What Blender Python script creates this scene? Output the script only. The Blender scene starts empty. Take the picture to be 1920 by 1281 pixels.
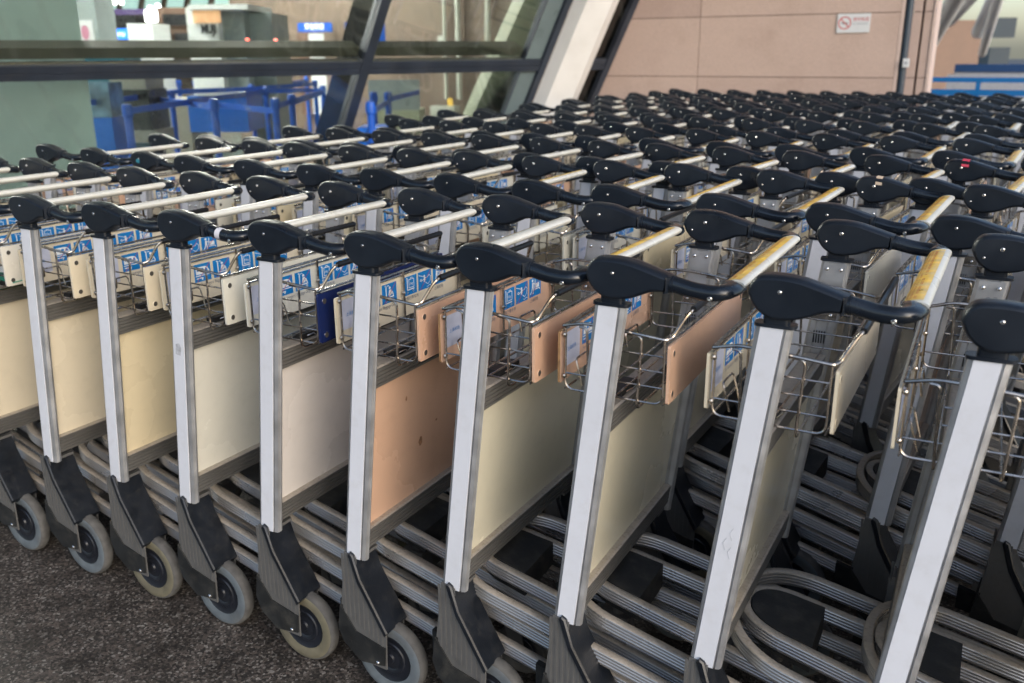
import bpy, bmesh, math, random
from math import sin, cos, pi, radians, sqrt, atan2
from mathutils import Vector, Matrix

random.seed(7)
S = bpy.context.scene
COL = S.collection

# ------------------------------------------------------------------ camera
CAM = Vector((2.3162, -1.258, 1.333)); YAW = 0.527; PITCH = 0.3081; ROLL = -0.0066; FPX = 1699.17
FWD = Vector((-sin(YAW)*cos(PITCH), cos(YAW)*cos(PITCH), -sin(PITCH)))
RIGHT0 = Vector((cos(YAW), sin(YAW), 0)); UP0 = RIGHT0.cross(FWD)
RIGHT = RIGHT0*cos(ROLL) + UP0*sin(ROLL); UP = -RIGHT0*sin(ROLL) + UP0*cos(ROLL)
cd = bpy.data.cameras.new("camera"); cam = bpy.data.objects.new("camera", cd); COL.objects.link(cam)
cam.matrix_world = Matrix(((RIGHT.x, UP.x, -FWD.x, CAM.x), (RIGHT.y, UP.y, -FWD.y, CAM.y), (RIGHT.z, UP.z, -FWD.z, CAM.z), (0, 0, 0, 1)))
cd.sensor_width = 36; cd.lens = FPX/1920*36; cd.clip_end = 400; cd.clip_start = 0.02
cd.dof.use_dof = True; cd.dof.focus_distance = 1.75; cd.dof.aperture_fstop = 4.4
S.camera = cam

# ------------------------------------------------------------------ world, sun, exposure
SUN_EL, SUN_AZ = radians(27), radians(118)
W = bpy.data.worlds.new("World"); S.world = W; W.use_nodes = True
nt = W.node_tree; nt.nodes.clear()
sky = nt.nodes.new("ShaderNodeTexSky"); sky.sky_type = 'NISHITA'; sky.sun_disc = False
sky.sun_elevation = SUN_EL; sky.sun_rotation = SUN_AZ; sky.air_density = 1.0; sky.dust_density = 2.0
bg = nt.nodes.new("ShaderNodeBackground"); bg.inputs[1].default_value = 0.15
ow = nt.nodes.new("ShaderNodeOutputWorld")
nt.links.new(sky.outputs[0], bg.inputs[0]); nt.links.new(bg.outputs[0], ow.inputs[0])
sl = bpy.data.lights.new("sun", 'SUN'); sl.energy = 0.75; sl.angle = radians(46); sl.color = (0.93, 0.965, 1.0)
so = bpy.data.objects.new("sun", sl); COL.objects.link(so)
sd = Vector((sin(SUN_AZ)*cos(SUN_EL), cos(SUN_AZ)*cos(SUN_EL), sin(SUN_EL)))
so.rotation_euler = sd.to_track_quat('Z', 'Y').to_euler()
S.view_settings.view_transform = 'Standard'; S.view_settings.look = 'None'
S.view_settings.exposure = 0.8; S.view_settings.gamma = 1
try:
    S.cycles.max_bounces = 8; S.cycles.transparent_max_bounces = 12
except Exception: pass

# ------------------------------------------------------------------ materials
def s2l(c):
    return tuple(((v/255)/12.92 if v/255 <= 0.04045 else (((v/255)+0.055)/1.055)**2.4) for v in c)
def mat(name, col, rough=0.5, metal=0.0, var=0.12, scale=25, bump=0.0, bscale=200, spec=0.5, dirt=None, dirt_amt=0.0, dirt_scale=9, coat=0.0, stretch=None, trans=0.0):
    m = bpy.data.materials.new(name); m.use_nodes = True
    n = m.node_tree.nodes; l = m.node_tree.links
    b = n["Principled BSDF"]
    tc = n.new("ShaderNodeTexCoord"); oi = n.new("ShaderNodeObjectInfo")
    mp = n.new("ShaderNodeVectorMath"); mp.operation = 'ADD'
    mul = n.new("ShaderNodeVectorMath"); mul.operation = 'SCALE'; mul.inputs[0].default_value = (37, 19, 53)
    l.new(oi.outputs["Random"], mul.inputs["Scale"])
    l.new(tc.outputs["Object"], mp.inputs[0]); l.new(mul.outputs[0], mp.inputs[1])
    vec = mp.outputs[0]
    if stretch:
        st = n.new("ShaderNodeMapping"); st.inputs["Scale"].default_value = stretch
        l.new(vec, st.inputs[0]); vec = st.outputs[0]
    nz = n.new("ShaderNodeTexNoise"); nz.inputs["Scale"].default_value = scale; nz.inputs["Detail"].default_value = 6
    l.new(vec, nz.inputs["Vector"])
    rp = n.new("ShaderNodeMapRange"); rp.inputs[1].default_value = 0.3; rp.inputs[2].default_value = 0.7
    rp.inputs[3].default_value = 1-var; rp.inputs[4].default_value = 1+var
    l.new(nz.outputs[0], rp.inputs[0])
    cm = n.new("ShaderNodeMix"); cm.data_type = 'RGBA'; cm.blend_type = 'MULTIPLY'; cm.inputs[0].default_value = 1
    cm.inputs[6].default_value = (*col, 1)
    l.new(rp.outputs[0], cm.inputs[7])
    out = cm.outputs[2]
    if dirt:
        nd = n.new("ShaderNodeTexNoise"); nd.inputs["Scale"].default_value = dirt_scale; nd.inputs["Detail"].default_value = 8; nd.inputs["Roughness"].default_value = 0.62
        l.new(vec, nd.inputs["Vector"])
        rd = n.new("ShaderNodeMapRange"); rd.interpolation_type = 'SMOOTHERSTEP'; rd.inputs[1].default_value = 0.40; rd.inputs[2].default_value = 0.85
        rd.inputs[3].default_value = 0; rd.inputs[4].default_value = dirt_amt
        l.new(nd.outputs[0], rd.inputs[0])
        dm = n.new("ShaderNodeMix"); dm.data_type = 'RGBA'; l.new(rd.outputs[0], dm.inputs[0])
        l.new(out, dm.inputs[6]); dm.inputs[7].default_value = (*dirt, 1); out = dm.outputs[2]
    l.new(out, b.inputs["Base Color"])
    b.inputs["Metallic"].default_value = metal
    b.inputs["Specular IOR Level"].default_value = spec
    b.inputs["Coat Weight"].default_value = coat
    b.inputs["Coat Roughness"].default_value = 0.2
    rr = n.new("ShaderNodeMapRange"); rr.inputs[1].default_value = 0.3; rr.inputs[2].default_value = 0.7
    rr.inputs[3].default_value = max(0.04, rough-0.08); rr.inputs[4].default_value = min(1, rough+0.1)
    l.new(nz.outputs[0], rr.inputs[0]); l.new(rr.outputs[0], b.inputs["Roughness"])
    if bump > 0:
        nb = n.new("ShaderNodeTexNoise"); nb.inputs["Scale"].default_value = bscale; nb.inputs["Detail"].default_value = 4
        l.new(vec, nb.inputs["Vector"])
        bp = n.new("ShaderNodeBump"); bp.inputs["Strength"].default_value = bump; bp.inputs["Distance"].default_value = 0.001
        l.new(nb.outputs[0], bp.inputs["Height"]); l.new(bp.outputs[0], b.inputs["Normal"])
    return m
def emis(name, col, st):
    m = bpy.data.materials.new(name); m.use_nodes = True
    b = m.node_tree.nodes["Principled BSDF"]; b.inputs["Base Color"].default_value = (*col, 1)
    b.inputs["Emission Color"].default_value = (*col, 1); b.inputs["Emission Strength"].default_value = st
    return m

M = {}
M['plastic'] = mat('black_plastic', (0.0065, 0.0105, 0.018), 0.34, var=0.2, scale=14, bump=0.15, bscale=900, spec=0.42, dirt=(0.02, 0.024, 0.03), dirt_amt=0.3, dirt_scale=30)
M['arm'] = mat('arm_plastic', (0.007, 0.011, 0.018), 0.22, var=0.2, scale=30)
M['vinyl'] = mat('white_strip', (0.63, 0.65, 0.71), 0.42, var=0.03, scale=6, dirt=(0.30, 0.27, 0.22), dirt_amt=0.14, dirt_scale=40)
M['alu'] = mat('aluminium', (0.50, 0.51, 0.53), 0.38, metal=0.75, var=0.12, scale=30, bump=0.15, bscale=500, dirt=(0.28, 0.26, 0.23), dirt_amt=0.25, dirt_scale=10)
M['rail'] = mat('rail_aluminium', (0.42, 0.41, 0.405), 0.30, metal=0.7, var=0.04, scale=8, dirt=(0.3, 0.28, 0.25), dirt_amt=0.15, dirt_scale=6)
M['dusty'] = mat('dusty_aluminium', (0.44, 0.39, 0.33), 0.5, metal=0.35, var=0.12, scale=30, bump=0.2, bscale=500, dirt=(0.15, 0.12, 0.09), dirt_amt=0.6, dirt_scale=160)
M['channel'] = mat('channel_aluminium', (0.17, 0.165, 0.155), 0.45, metal=0.5, var=0.08, scale=20, dirt=(0.14, 0.13, 0.115), dirt_amt=0.4, dirt_scale=30)
M['foot'] = mat('foot_aluminium', (0.17, 0.168, 0.165), 0.5, metal=0.5, var=0.10, scale=60, dirt=(0.09, 0.085, 0.08), dirt_amt=0.35, dirt_scale=60)
M['cover'] = mat('cover_rubber', (0.0055, 0.008, 0.013), 0.36, var=0.3, scale=16, bump=0.4, bscale=350, dirt=(0.05, 0.048, 0.045), dirt_amt=0.3, dirt_scale=60)
M['bumper'] = mat('bumper_rubber', (0.010, 0.011, 0.012), 0.6, var=0.3, scale=20, bump=0.5, bscale=250, dirt=(0.07, 0.065, 0.055), dirt_amt=0.6, dirt_scale=25)
M['steel'] = mat('steel_wire', (0.44, 0.40, 0.36), 0.24, metal=1.0, var=0.25, scale=40, dirt=(0.15, 0.11, 0.08), dirt_amt=0.5, dirt_scale=30)
M['bolt'] = mat('bolt_steel', (0.7, 0.7, 0.7), 0.2, metal=1.0, var=0.05)
M['sleeve'] = mat('black_sleeve', (0.012, 0.012, 0.014), 0.35, var=0.2)
M['barw'] = mat('handle_bar_white', (0.62, 0.61, 0.555), 0.3, var=0.06, scale=8, coat=0.15, dirt=(0.45, 0.38, 0.25), dirt_amt=0.35, dirt_scale=12)
M['yellow'] = mat('yellow_label', (0.80, 0.50, 0.04), 0.35, var=0.35, scale=30, coat=0.3, dirt=(0.55, 0.52, 0.42), dirt_amt=0.6, dirt_scale=25)
M['redprint'] = mat('red_print', (0.5, 0.10, 0.03), 0.5)
M['black'] = mat('black_print', (0.01, 0.01, 0.012), 0.5)
M['blue'] = mat('pictogram_blue', (0.003, 0.17, 0.47), 0.4, var=0.08)
M['white'] = mat('pictogram_white', (0.7, 0.72, 0.72), 0.5)
M['red'] = mat('slash_red', (0.42, 0.03, 0.07), 0.5)
M['greyprint'] = mat('grey_print', (0.12, 0.14, 0.18), 0.6)
M['lilac'] = mat('blank_label', (0.50, 0.52, 0.62), 0.5)
M['hole'] = mat('screw_hole', (0.05, 0.045, 0.04), 0.6)
M['tyre_a'] = mat('tyre_grey_blue', (0.11, 0.132, 0.15), 0.65, var=0.2, scale=30, bump=0.3, bscale=200, dirt=(0.09, 0.08, 0.07), dirt_amt=0.6, dirt_scale=18)
M['tyre_b'] = mat('tyre_yellowed', (0.145, 0.132, 0.09), 0.65, var=0.2, scale=30, bump=0.3, bscale=200, dirt=(0.09, 0.08, 0.07), dirt_amt=0.6, dirt_scale=18)
M['tread'] = mat('tyre_tread', (0.085, 0.083, 0.08), 0.8, var=0.3, scale=40, bump=0.5, bscale=200)
M['hub'] = mat('hub_plastic', (0.010, 0.012, 0.018), 0.4, var=0.2)
PC = {'cream': (0.67, 0.595, 0.455), 'yellow': (0.67, 0.575, 0.39), 'ivory': (0.66, 0.64, 0.56), 'pale': (0.65, 0.61, 0.575),
      'peach': (0.62, 0.40, 0.28), 'olive': (0.65, 0.61, 0.48), 'navy': (0.008, 0.018, 0.09), 'white': (0.68, 0.65, 0.58)}
for k, v in PC.items():
    M['p_'+k] = mat('panel_'+k, v, 0.24, var=0.03, scale=4, dirt=tuple(a*0.45 for a in v), dirt_amt=0.12, dirt_scale=30, coat=0.45)
M['ply'] = mat('worn_board_edge', (0.30, 0.17, 0.075), 0.8, var=0.4, scale=60)

# ------------------------------------------------------------------ mesh helper
class MB:
    def __init__(s): s.v = []; s.f = []; s.m = []; s.sm = []; s.mats = []
    def mi(s, m):
        if m not in s.mats: s.mats.append(m)
        return s.mats.index(m)
    def add(s, vs, fs, m, smooth=False):
        o = len(s.v); s.v += [tuple(p) for p in vs]; k = s.mi(m)
        for f in fs: s.f.append([i+o for i in f]); s.m.append(k); s.sm.append(smooth)
    def box(s, a, b, m):
        x0, y0, z0 = a; x1, y1, z1 = b
        s.add([(x0,y0,z0),(x1,y0,z0),(x1,y1,z0),(x0,y1,z0),(x0,y0,z1),(x1,y0,z1),(x1,y1,z1),(x0,y1,z1)],
              [(0,3,2,1),(4,5,6,7),(0,1,5,4),(1,2,6,5),(2,3,7,6),(3,0,4,7)], m)
    def hexa(s, p, m): s.add(p, [(0,3,2,1),(4,5,6,7),(0,1,5,4),(1,2,6,5),(2,3,7,6),(3,0,4,7)], m)
    def prism(s, poly, mapf, d0, d1, m, msides=None, smooth=False, caps=True):
        """poly 2D points; mapf(u,v,d)->xyz ; extruded from d0 to d1"""
        n = len(poly); vs = [mapf(u, v, d0) for u, v in poly] + [mapf(u, v, d1) for u, v in poly]
        if caps: s.add(vs, [tuple(range(n))[::-1], tuple(range(n, 2*n))], m)
        s.add(vs, [(i, (i+1) % n, n+(i+1) % n, n+i) for i in range(n)], msides or m, smooth)
    def sweep(s, path, prof, m, frames=None, closed=False, caps=True, smooth=True, matf=None):
        """path list of Vector; prof list of (a,b) or function(i)->list; frame (A,B) per path point"""
        n = len(path); rings = []
        P = [Vector(p) for p in path]
        if frames is None:
            T = []
            for i in range(n):
                if closed: t = P[(i+1) % n]-P[i-1]
                else: t = P[min(i+1, n-1)]-P[max(i-1, 0)]
                T.append(t.normalized())
            ref = Vector((0, 0, 1)) if abs(T[0].z) < 0.9 else Vector((1, 0, 0))
            A = T[0].cross(ref).normalized(); frames = []
            for i in range(n):
                A = (A - T[i]*A.dot(T[i])); A = A.normalized() if A.length > 1e-6 else T[i].orthogonal().normalized()
                frames.append((A, T[i].cross(A)))
        pf = prof if callable(prof) else (lambda i: prof)
        k = len(pf(0)); vs = []
        for i in range(n):
            A, B = frames[i]
            for a, b in pf(i): vs.append(P[i]+A*a+B*b)
        e = n if closed else n-1
        for j in range(k):
            fs = []
            for i in range(e):
                i2 = (i+1) % n
                fs.append((i*k+j, i2*k+j, i2*k+(j+1) % k, i*k+(j+1) % k))
            s.add([], [], m)
            mm = matf(j) if matf else m
            kk = s.mi(mm)
            s._pend = (vs, fs)
            if j == 0: base = len(s.v); s.v += [tuple(p) for p in vs]
            for f in fs: s.f.append([q+base for q in f]); s.m.append(kk); s.sm.append(smooth)
        if caps and not closed:
            kk = s.mi(m)
            s.f.append([base+q for q in range(k)][::-1]); s.m.append(kk); s.sm.append(False)
            s.f.append([base+(n-1)*k+q for q in range(k)]); s.m.append(kk); s.sm.append(False)
    def tube(s, path, r, m, seg=7, closed=False):
        prof = [(r*cos(2*pi*i/seg), r*sin(2*pi*i/seg)) for i in range(seg)]
        s.sweep(path, prof, m, closed=closed)
    def lathe(s, prof, mapf, m, seg=24, matf=None):
        """prof [(r,d)], mapf(rcos,rsin,d)"""
        k = len(prof); vs = []
        for i in range(seg):
            a = 2*pi*i/seg
            for r, d in prof: vs.append(mapf(r*cos(a), r*sin(a), d))
        base = len(s.v); s.v += [tuple(p) for p in vs]
        for j in range(k-1):
            mm = matf(j) if matf else m; kk = s.mi(mm)
            for i in range(seg):
                i2 = (i+1) % seg
                s.f.append([base+i*k+j, base+i2*k+j, base+i2*k+j+1, base+i*k+j+1]); s.m.append(kk); s.sm.append(True)
    def ball(s, c, r, m, n=8):
        c = Vector(c)
        s.lathe([(r*sin(pi*i/5), -r*cos(pi*i/5)) for i in range(6)], lambda a, b, d: c+Vector((a, b, d)), m, n)
    def mesh(s, name, tf=None, flip=False, sharp=35, fixn=True):
        me = bpy.data.meshes.new(name)
        vs = [tf(p) for p in s.v] if tf else s.v
        me.from_pydata([tuple(p) for p in vs], [], s.f)
        for m in s.mats: me.materials.append(m)
        me.polygons.foreach_set("material_index", s.m); me.polygons.foreach_set("use_smooth", s.sm)
        bm = bmesh.new(); bm.from_mesh(me)
        if fixn: bmesh.ops.recalc_face_normals(bm, faces=bm.faces)
        ang = radians(sharp)
        for e in bm.edges:
            if len(e.link_faces) == 2 and e.calc_face_angle(0) > ang: e.smooth = False
        bm.to_mesh(me); bm.free(); me.update()
        return me
def link(name, me, parent=None, loc=None):
    o = bpy.data.objects.new(name, me); COL.objects.link(o)
    if parent: o.parent = parent
    if loc: o.location = loc
    return o
def tag(o, label=None, cat=None, group=None, kind=None):
    if label: o["label"] = label
    if cat: o["category"] = cat
    if group: o["group"] = group
    if kind: o["kind"] = kind
    return o
def empty(name, loc, rz=0):
    o = bpy.data.objects.new(name, None); COL.objects.link(o); o.location = loc; o.rotation_euler = (0, 0, rz)
    o.empty_display_size = 0.05
    return o
def cr(pts, n, closed=False):
    """Catmull-Rom through points"""
    P = [Vector(p) for p in pts]; k = len(P); out = []
    segs = k if closed else k-1
    for i in range(segs):
        if closed: a, b, c, d = P[i-1], P[i], P[(i+1) % k], P[(i+2) % k]
        else: a, b, c, d = P[max(i-1, 0)], P[i], P[i+1], P[min(i+2, k-1)]
        for j in range(n):
            t = j/n
            out.append(0.5*((2*b)+(c-a)*t+(2*a-5*b+4*c-d)*t*t+(3*b-a-3*c+d)*t**3))
    if not closed: out.append(P[-1])
    return out
def bendpath(pts, r=0.012, n=4):
    """polyline with rounded corners"""
    P = [Vector(p) for p in pts]; out = [P[0]]
    for i in range(1, len(P)-1):
        a, b, c = P[i-1], P[i], P[i+1]
        d = min(r, (a-b).length*0.45, (c-b).length*0.45)
        p, q = b+(a-b).normalized()*d, b+(c-b).normalized()*d
        for j in range(n+1):
            t = j/n; out.append(p*(1-t)**2+b*2*t*(1-t)+q*t*t)
    out.append(P[-1]); return out
def text_mesh(txt, size, m, fn=None, align='LEFT', ext=0.0, off=0.0):
    cu = bpy.data.curves.new("txt", 'FONT'); cu.body = txt; cu.size = size; cu.align_x = align; cu.resolution_u = 2
    cu.extrude = ext; cu.offset = off
    o = bpy.data.objects.new("txt", cu); COL.objects.link(o)
    dg = bpy.context.evaluated_depsgraph_get()
    me = bpy.data.meshes.new_from_object(o.evaluated_get(dg))
    vs = [tuple(v.co) for v in me.vertices]; fs = [tuple(p.vertices) for p in me.polygons]
    bpy.data.objects.remove(o); bpy.data.curves.remove(cu); bpy.data.meshes.remove(me)
    return vs, fs

# ================================================================== TROLLEY PARTS
WT = 0.54           # overall width; local coords: x rearwards (0 at handle bolt), y 0 near .. WT far, z up
def far(p): return (p[0], WT-p[1], p[2])
def lean(z): return -0.006+(z-0.945)*0.1117
RX = 0.0
ME = {}
def both(key, mb_fn, name):
    for side in (0, 1):
        mb = mb_fn(side)
        ME[key, side] = mb.mesh(name, far if side else None)
# ---- post
def post_sec():
    pts = []
    x0, x1, y0, y1 = -0.0275, 0.0275, 0.010, 0.029
    pts += [(x0+0.005, y0), (x1-0.0125, y0), (x1-0.0118, y0+0.0035), (x1-0.0096, y0+0.0035), (x1-0.009, y0+0.0002), (x1-0.002, y0+0.003), (x1, y0+0.008),
            (x1-0.0015, y0+0.0095), (x1, y0+0.011), (x1-0.003, y1-0.002), (x1-0.008, y1), (0.012, y1), (0.010, y1-0.0018), (-0.010, y1-0.0018), (-0.012, y1), (x0+0.006, y1), (x0+0.001, y1-0.004), (x0, y0+0.006), (x0+0.0015, y0+0.002)]
    return pts
def mk_post(side):
    mb = MB(); sec = post_sec()
    mb.sweep([Vector((lean(0.325), 0, 0.325)), Vector((lean(0.945), 0, 0.945))], [(a, b) for a, b in sec], M['alu'],
             frames=[(Vector((1, 0, 0)), Vector((0, 1, 0)))]*2, smooth=True)
    return mb
both('post', mk_post, 'post')
def mk_strip(side):
    mb = MB(); a, b = -0.0195, 0.0145
    z0, z1 = 0.326, 0.943
    p = [(lean(z0)+a, 0.0085, z0), (lean(z0)+b, 0.0085, z0), (lean(z0)+b, 0.0105, z0), (lean(z0)+a, 0.0105, z0),
         (lean(z1)+a, 0.0085, z1), (lean(z1)+b, 0.0085, z1), (lean(z1)+b, 0.0105, z1), (lean(z1)+a, 0.0105, z1)]
    mb.hexa(p, M['vinyl']); return mb
both('strip', mk_strip, 'face_strip')
def rrect(x0, x1, z0, z1, r, n=4):
    pts = []
    for cx, cz, a0 in ((x1-r, z1-r, 0), (x0+r, z1-r, 90), (x0+r, z0+r, 180), (x1-r, z0+r, 270)):
        for i in range(n+1):
            a = radians(a0+90*i/n); pts.append((cx+r*cos(a), cz+r*sin(a)))
    return pts
def mk_screwplate(side):
    mb = MB()
    f = lambda u, v, d: (u+lean(0.91+v), d, 0.91+v)
    mb.prism(rrect(-0.021, 0.021, -0.045, 0.03, 0.003), f, 0.0285, 0.0305, M['alu'])
    mb.prism(rrect(-0.024, 0.024, -0.088, -0.062, 0.006), f, 0.0285, 0.0315, M['steel'])
    for u, v in ((-0.013, 0.018), (0.013, 0.018), (-0.013, -0.075), (0.013, -0.075)):
        mb.lathe([(0, 0.0045), (0.002, 0.0042), (0.0035, 0.003), (0.004, 0)], lambda a, b, d, u=u, v=v: (u+a+lean(0.91+v), 0.031+d, 0.91+v+b), M['bolt'], 10)
    for i in range(5):
        mb.box((lean(0.79)-0.012+i*0.005, 0.0268, 0.775), (lean(0.79)-0.010+i*0.005, 0.0296, 0.80), M['black'])
    return mb
both('screwplate', mk_screwplate, 'screw_plate')
# ---- handle housing
HO = [(-0.048, 0.993), (-0.046, 1.005), (-0.039, 1.016), (-0.027, 1.022), (0.0, 1.0235), (0.027, 1.021), (0.054, 1.014), (0.075, 1.008), (0.094, 1.0025),
      (0.0935, 0.989), (0.091, 0.9755), (0.077, 0.976), (0.063, 0.974), (0.049, 0.968), (0.029, 0.960), (0.004, 0.956), (-0.014, 0.957), (-0.031, 0.966), (-0.042, 0.979)]
def inset(poly, d):
    n = len(poly); out = []
    for i in range(n):
        a, b, c = poly[i-1], poly[i], poly[(i+1) % n]
        t = Vector((c[0]-a[0], c[1]-a[1])); t = t.normalized() if t.length > 0 else Vector((1, 0))
        out.append((b[0]-t.y*d*-1*-1, b[1]+t.x*d*-1*-1) if False else (b[0]+t.y*-d*-1*-1, b[1]+t.x*d*-1*-1))
    return out
def poly_area(p): return sum(p[i-1][0]*p[i][1]-p[i][0]*p[i-1][1] for i in range(len(p)))/2
def inset2(poly, d):
    n = len(poly); s = 1 if poly_area(poly) > 0 else -1; out = []
    for i in range(n):
        a, c = poly[i-1], poly[(i+1) % n]
        t = Vector((c[0]-a[0], c[1]-a[1]))
        if t.length > 0: t.normalize()
        out.append((poly[i][0]-t.y*d*s, poly[i][1]+t.x*d*s))
    return out
def housing_outline():
    a = [Vector((p[0], p[1], 0)) for p in HO[:9]]; b = [Vector((p[0], p[1], 0)) for p in HO[10:]+[HO[0]]]
    top = cr(a, 4); bot = cr(b, 4)[:-1]
    return [(p.x, p.y) for p in top]+[(p.x, p.y) for p in bot]
HOUT = housing_outline()
def mk_housing(side):
    mb = MB(); n = len(HOUT)
    lv = [(0.0, 0.0062), (0.001, 0.0040), (0.003, 0.0022), (0.007, 0.0008), (0.013, 0.0), (0.0205, -0.0002), (0.0212, 0.0006), (0.0219, -0.0002), (0.028, 0.0), (0.034, 0.0012), (0.0385, 0.0036), (0.04, 0.0062)]
    vs = []
    for y, d in lv:
        for u, v in inset2(HOUT, d): vs.append((u, y, v))
    fs = []
    for k in range(len(lv)-1):
        for i in range(n): fs.append((k*n+i, k*n+(i+1) % n, (k+1)*n+(i+1) % n, (k+1)*n+i))
    mb.add(vs, fs, M['plastic'], True)
    for (y, d), st in ((lv[0], 1), (lv[-1], -1)):
        i0 = len(mb.v); ring0 = [(u, y, v) for u, v in inset2(HOUT, d)]; cx_ = sum(p[0] for p in ring0)/n; cz_ = sum(p[2] for p in ring0)/n
        mb.add(ring0, [tuple(range(n))], M['plastic'])
    # collar and base flange
    f = lambda u, v, d: (u+lean(0.95), 0.0195+v, d)
    mb.prism(rrect(-0.018, 0.02, -0.0105, 0.0105, 0.006), f, 0.944, 0.966, M['plastic'], smooth=True)
    mb.prism(rrect(-0.031, 0.031, -0.013, 0.013, 0.008), f, 0.9432, 0.9485, M['plastic'], smooth=True)
    # neck ring
    mb.prism([(0.0152*sin(a)+0.0205, 0.0142*cos(a)) for a in [2*pi*i/16 for i in range(16)]], lambda u, v, d: (d, u, 0.989+v), 0.088, 0.0965, M['plastic'], smooth=True)
    return mb
both('housing', mk_housing, 'handle_housing')
def bolt_at(x, y, z, r, h):
    def fn(side):
        mb = MB(); s = -1 if h < 0 else 1; hh = abs(h)
        mb.lathe([(0, hh), (r*0.6, hh*0.95), (r*0.9, hh*0.6), (r, 0)], lambda a, b, d: (x+a, y+s*d, z+b), M['bolt'], 10)
        return mb
    return fn
both('bolt_out', bolt_at(0.0, 0.0005, 1.0, 0.0034, -0.0022), 'bolt')
both('bolt_in', bolt_at(0.0, 0.0395, 1.0, 0.0042, 0.003), 'bolt')
both('bolt_in2', bolt_at(-0.027, 0.0395, 0.983, 0.0026, 0.002), 'bolt')
# ---- arm
BAa, BAb, BTI = 0.0188, 0.0091, radians(11)
def mk_arm(side):
    mb = MB()
    pts = [(0.085, 0.0205, 0.9895), (0.10, 0.0205, 0.9875), (0.125, 0.0205, 0.9825), (0.148, 0.0205, 0.9805), (0.163, 0.023, 0.981), (0.173, 0.031, 0.982), (0.1765, 0.042, 0.983), (0.177, 0.052, 0.984), (0.177, 0.064, 0.984)]
    P = cr(pts, 4); n = len(P); fr = []; hw = []
    for i in range(n):
        t = (P[min(i+1, n-1)]-P[max(i-1, 0)]).normalized()
        A = Vector((0, 0, 1)).cross(t).normalized(); Bv = t.cross(A); ti = BTI*(-1)*max(0, min(1, (i/(n-1)-0.45)/0.4)); fr.append((A*cos(ti)-Bv*sin(ti)*-1*-1, Bv*cos(ti)+A*sin(ti)))
        k = i/(n-1); kk = max(0, min(1, (k-0.35)/0.5))**1.2; w = 0.0117+0.0078*kk
        hw.append((w, 0.0132-0.0036*kk))
    mb.sweep(P, lambda i: [(hw[i][0]*cos(2*pi*j/14), hw[i][1]*sin(2*pi*j/14)) for j in range(14)], M['arm'], frames=fr)
    mb.lathe([(0, 0.001), (0.0028, 0.0015), (0.0042, 0.0005), (0.0048, -0.002)], lambda a, b, d: (0.156+a, 0.0106-d, 0.9745+b), M['bolt'], 10)
    return mb
both('arm', mk_arm, 'handle_arm')
# ---- bar + label
def mk_bar():
    mb = MB(); seg = 20
    mb.sweep([Vector((0.177, y, 0.984)) for y in (0.062, WT-0.062)], [(BAa*cos(2*pi*j/seg), BAb*sin(2*pi*j/seg)) for j in range(seg)], M['barw'],
             frames=[(Vector((cos(BTI), 0, sin(BTI))), Vector((-sin(BTI), 0, cos(BTI))))]*2)
    return mb.mesh('push_bar')
ME['bar'] = mk_bar()
def mk_label(full):
    mb = MB(); a0, a1 = (58, 165) if full else (98, 160)
    n = 9
    def pt(a, y, o):
        p, q = (BAa+o)*cos(radians(a)), (BAb+o)*sin(radians(a))
        return (0.177+p*cos(BTI)-q*sin(BTI), y, 0.984+p*sin(BTI)+q*cos(BTI))
    y0, y1 = 0.075, WT-0.075
    vs = []
    for y in (y0, y1):
        for i in range(n): vs.append(pt(a0+(a1-a0)*i/(n-1), y, 0.0004))
    mb.add(vs, [(i, i+1, n+i+1, n+i) for i in range(n-1)], M['yellow'], True)
    rnd = random.Random(3)
    if full:
        for row, (ra, rh) in enumerate(((92, 10), (112, 8), (130, 8))):
            y = y0+0.01
            while y < y1-0.02:
                w = rnd.uniform(0.004, 0.008)
                if rnd.random() < 0.8:
                    for q in range(2):
                        aa = ra+q*rh*0.6
                        mb.add([pt(aa, y, 0.0007), pt(aa+rh*0.35, y, 0.0007), pt(aa+rh*0.35, y+w, 0.0007), pt(aa, y+w, 0.0007)], [(0, 1, 2, 3)], M['redprint'])
                y += w+rnd.uniform(0.0015, 0.004)
        # small black lens-shaped arrow mark
        ym = 0.20
        for s in (-1, 1):
            pp = [pt(95+45*t/8, ym+s*0.008*sin(pi*t/8), 0.0009) for t in range(9)]; qq = [pt(95+45*t/8, ym+s*0.0093*sin(pi*t/8), 0.0009) for t in range(9)]
            mb.add(pp+qq, [(i, i+1, 10+i, 9+i) for i in range(8)], M['black'])
    return mb.mesh('warning_label', fixn=False)
ME['label_full'] = mk_label(True); ME['label_thin'] = mk_label(False)
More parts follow.
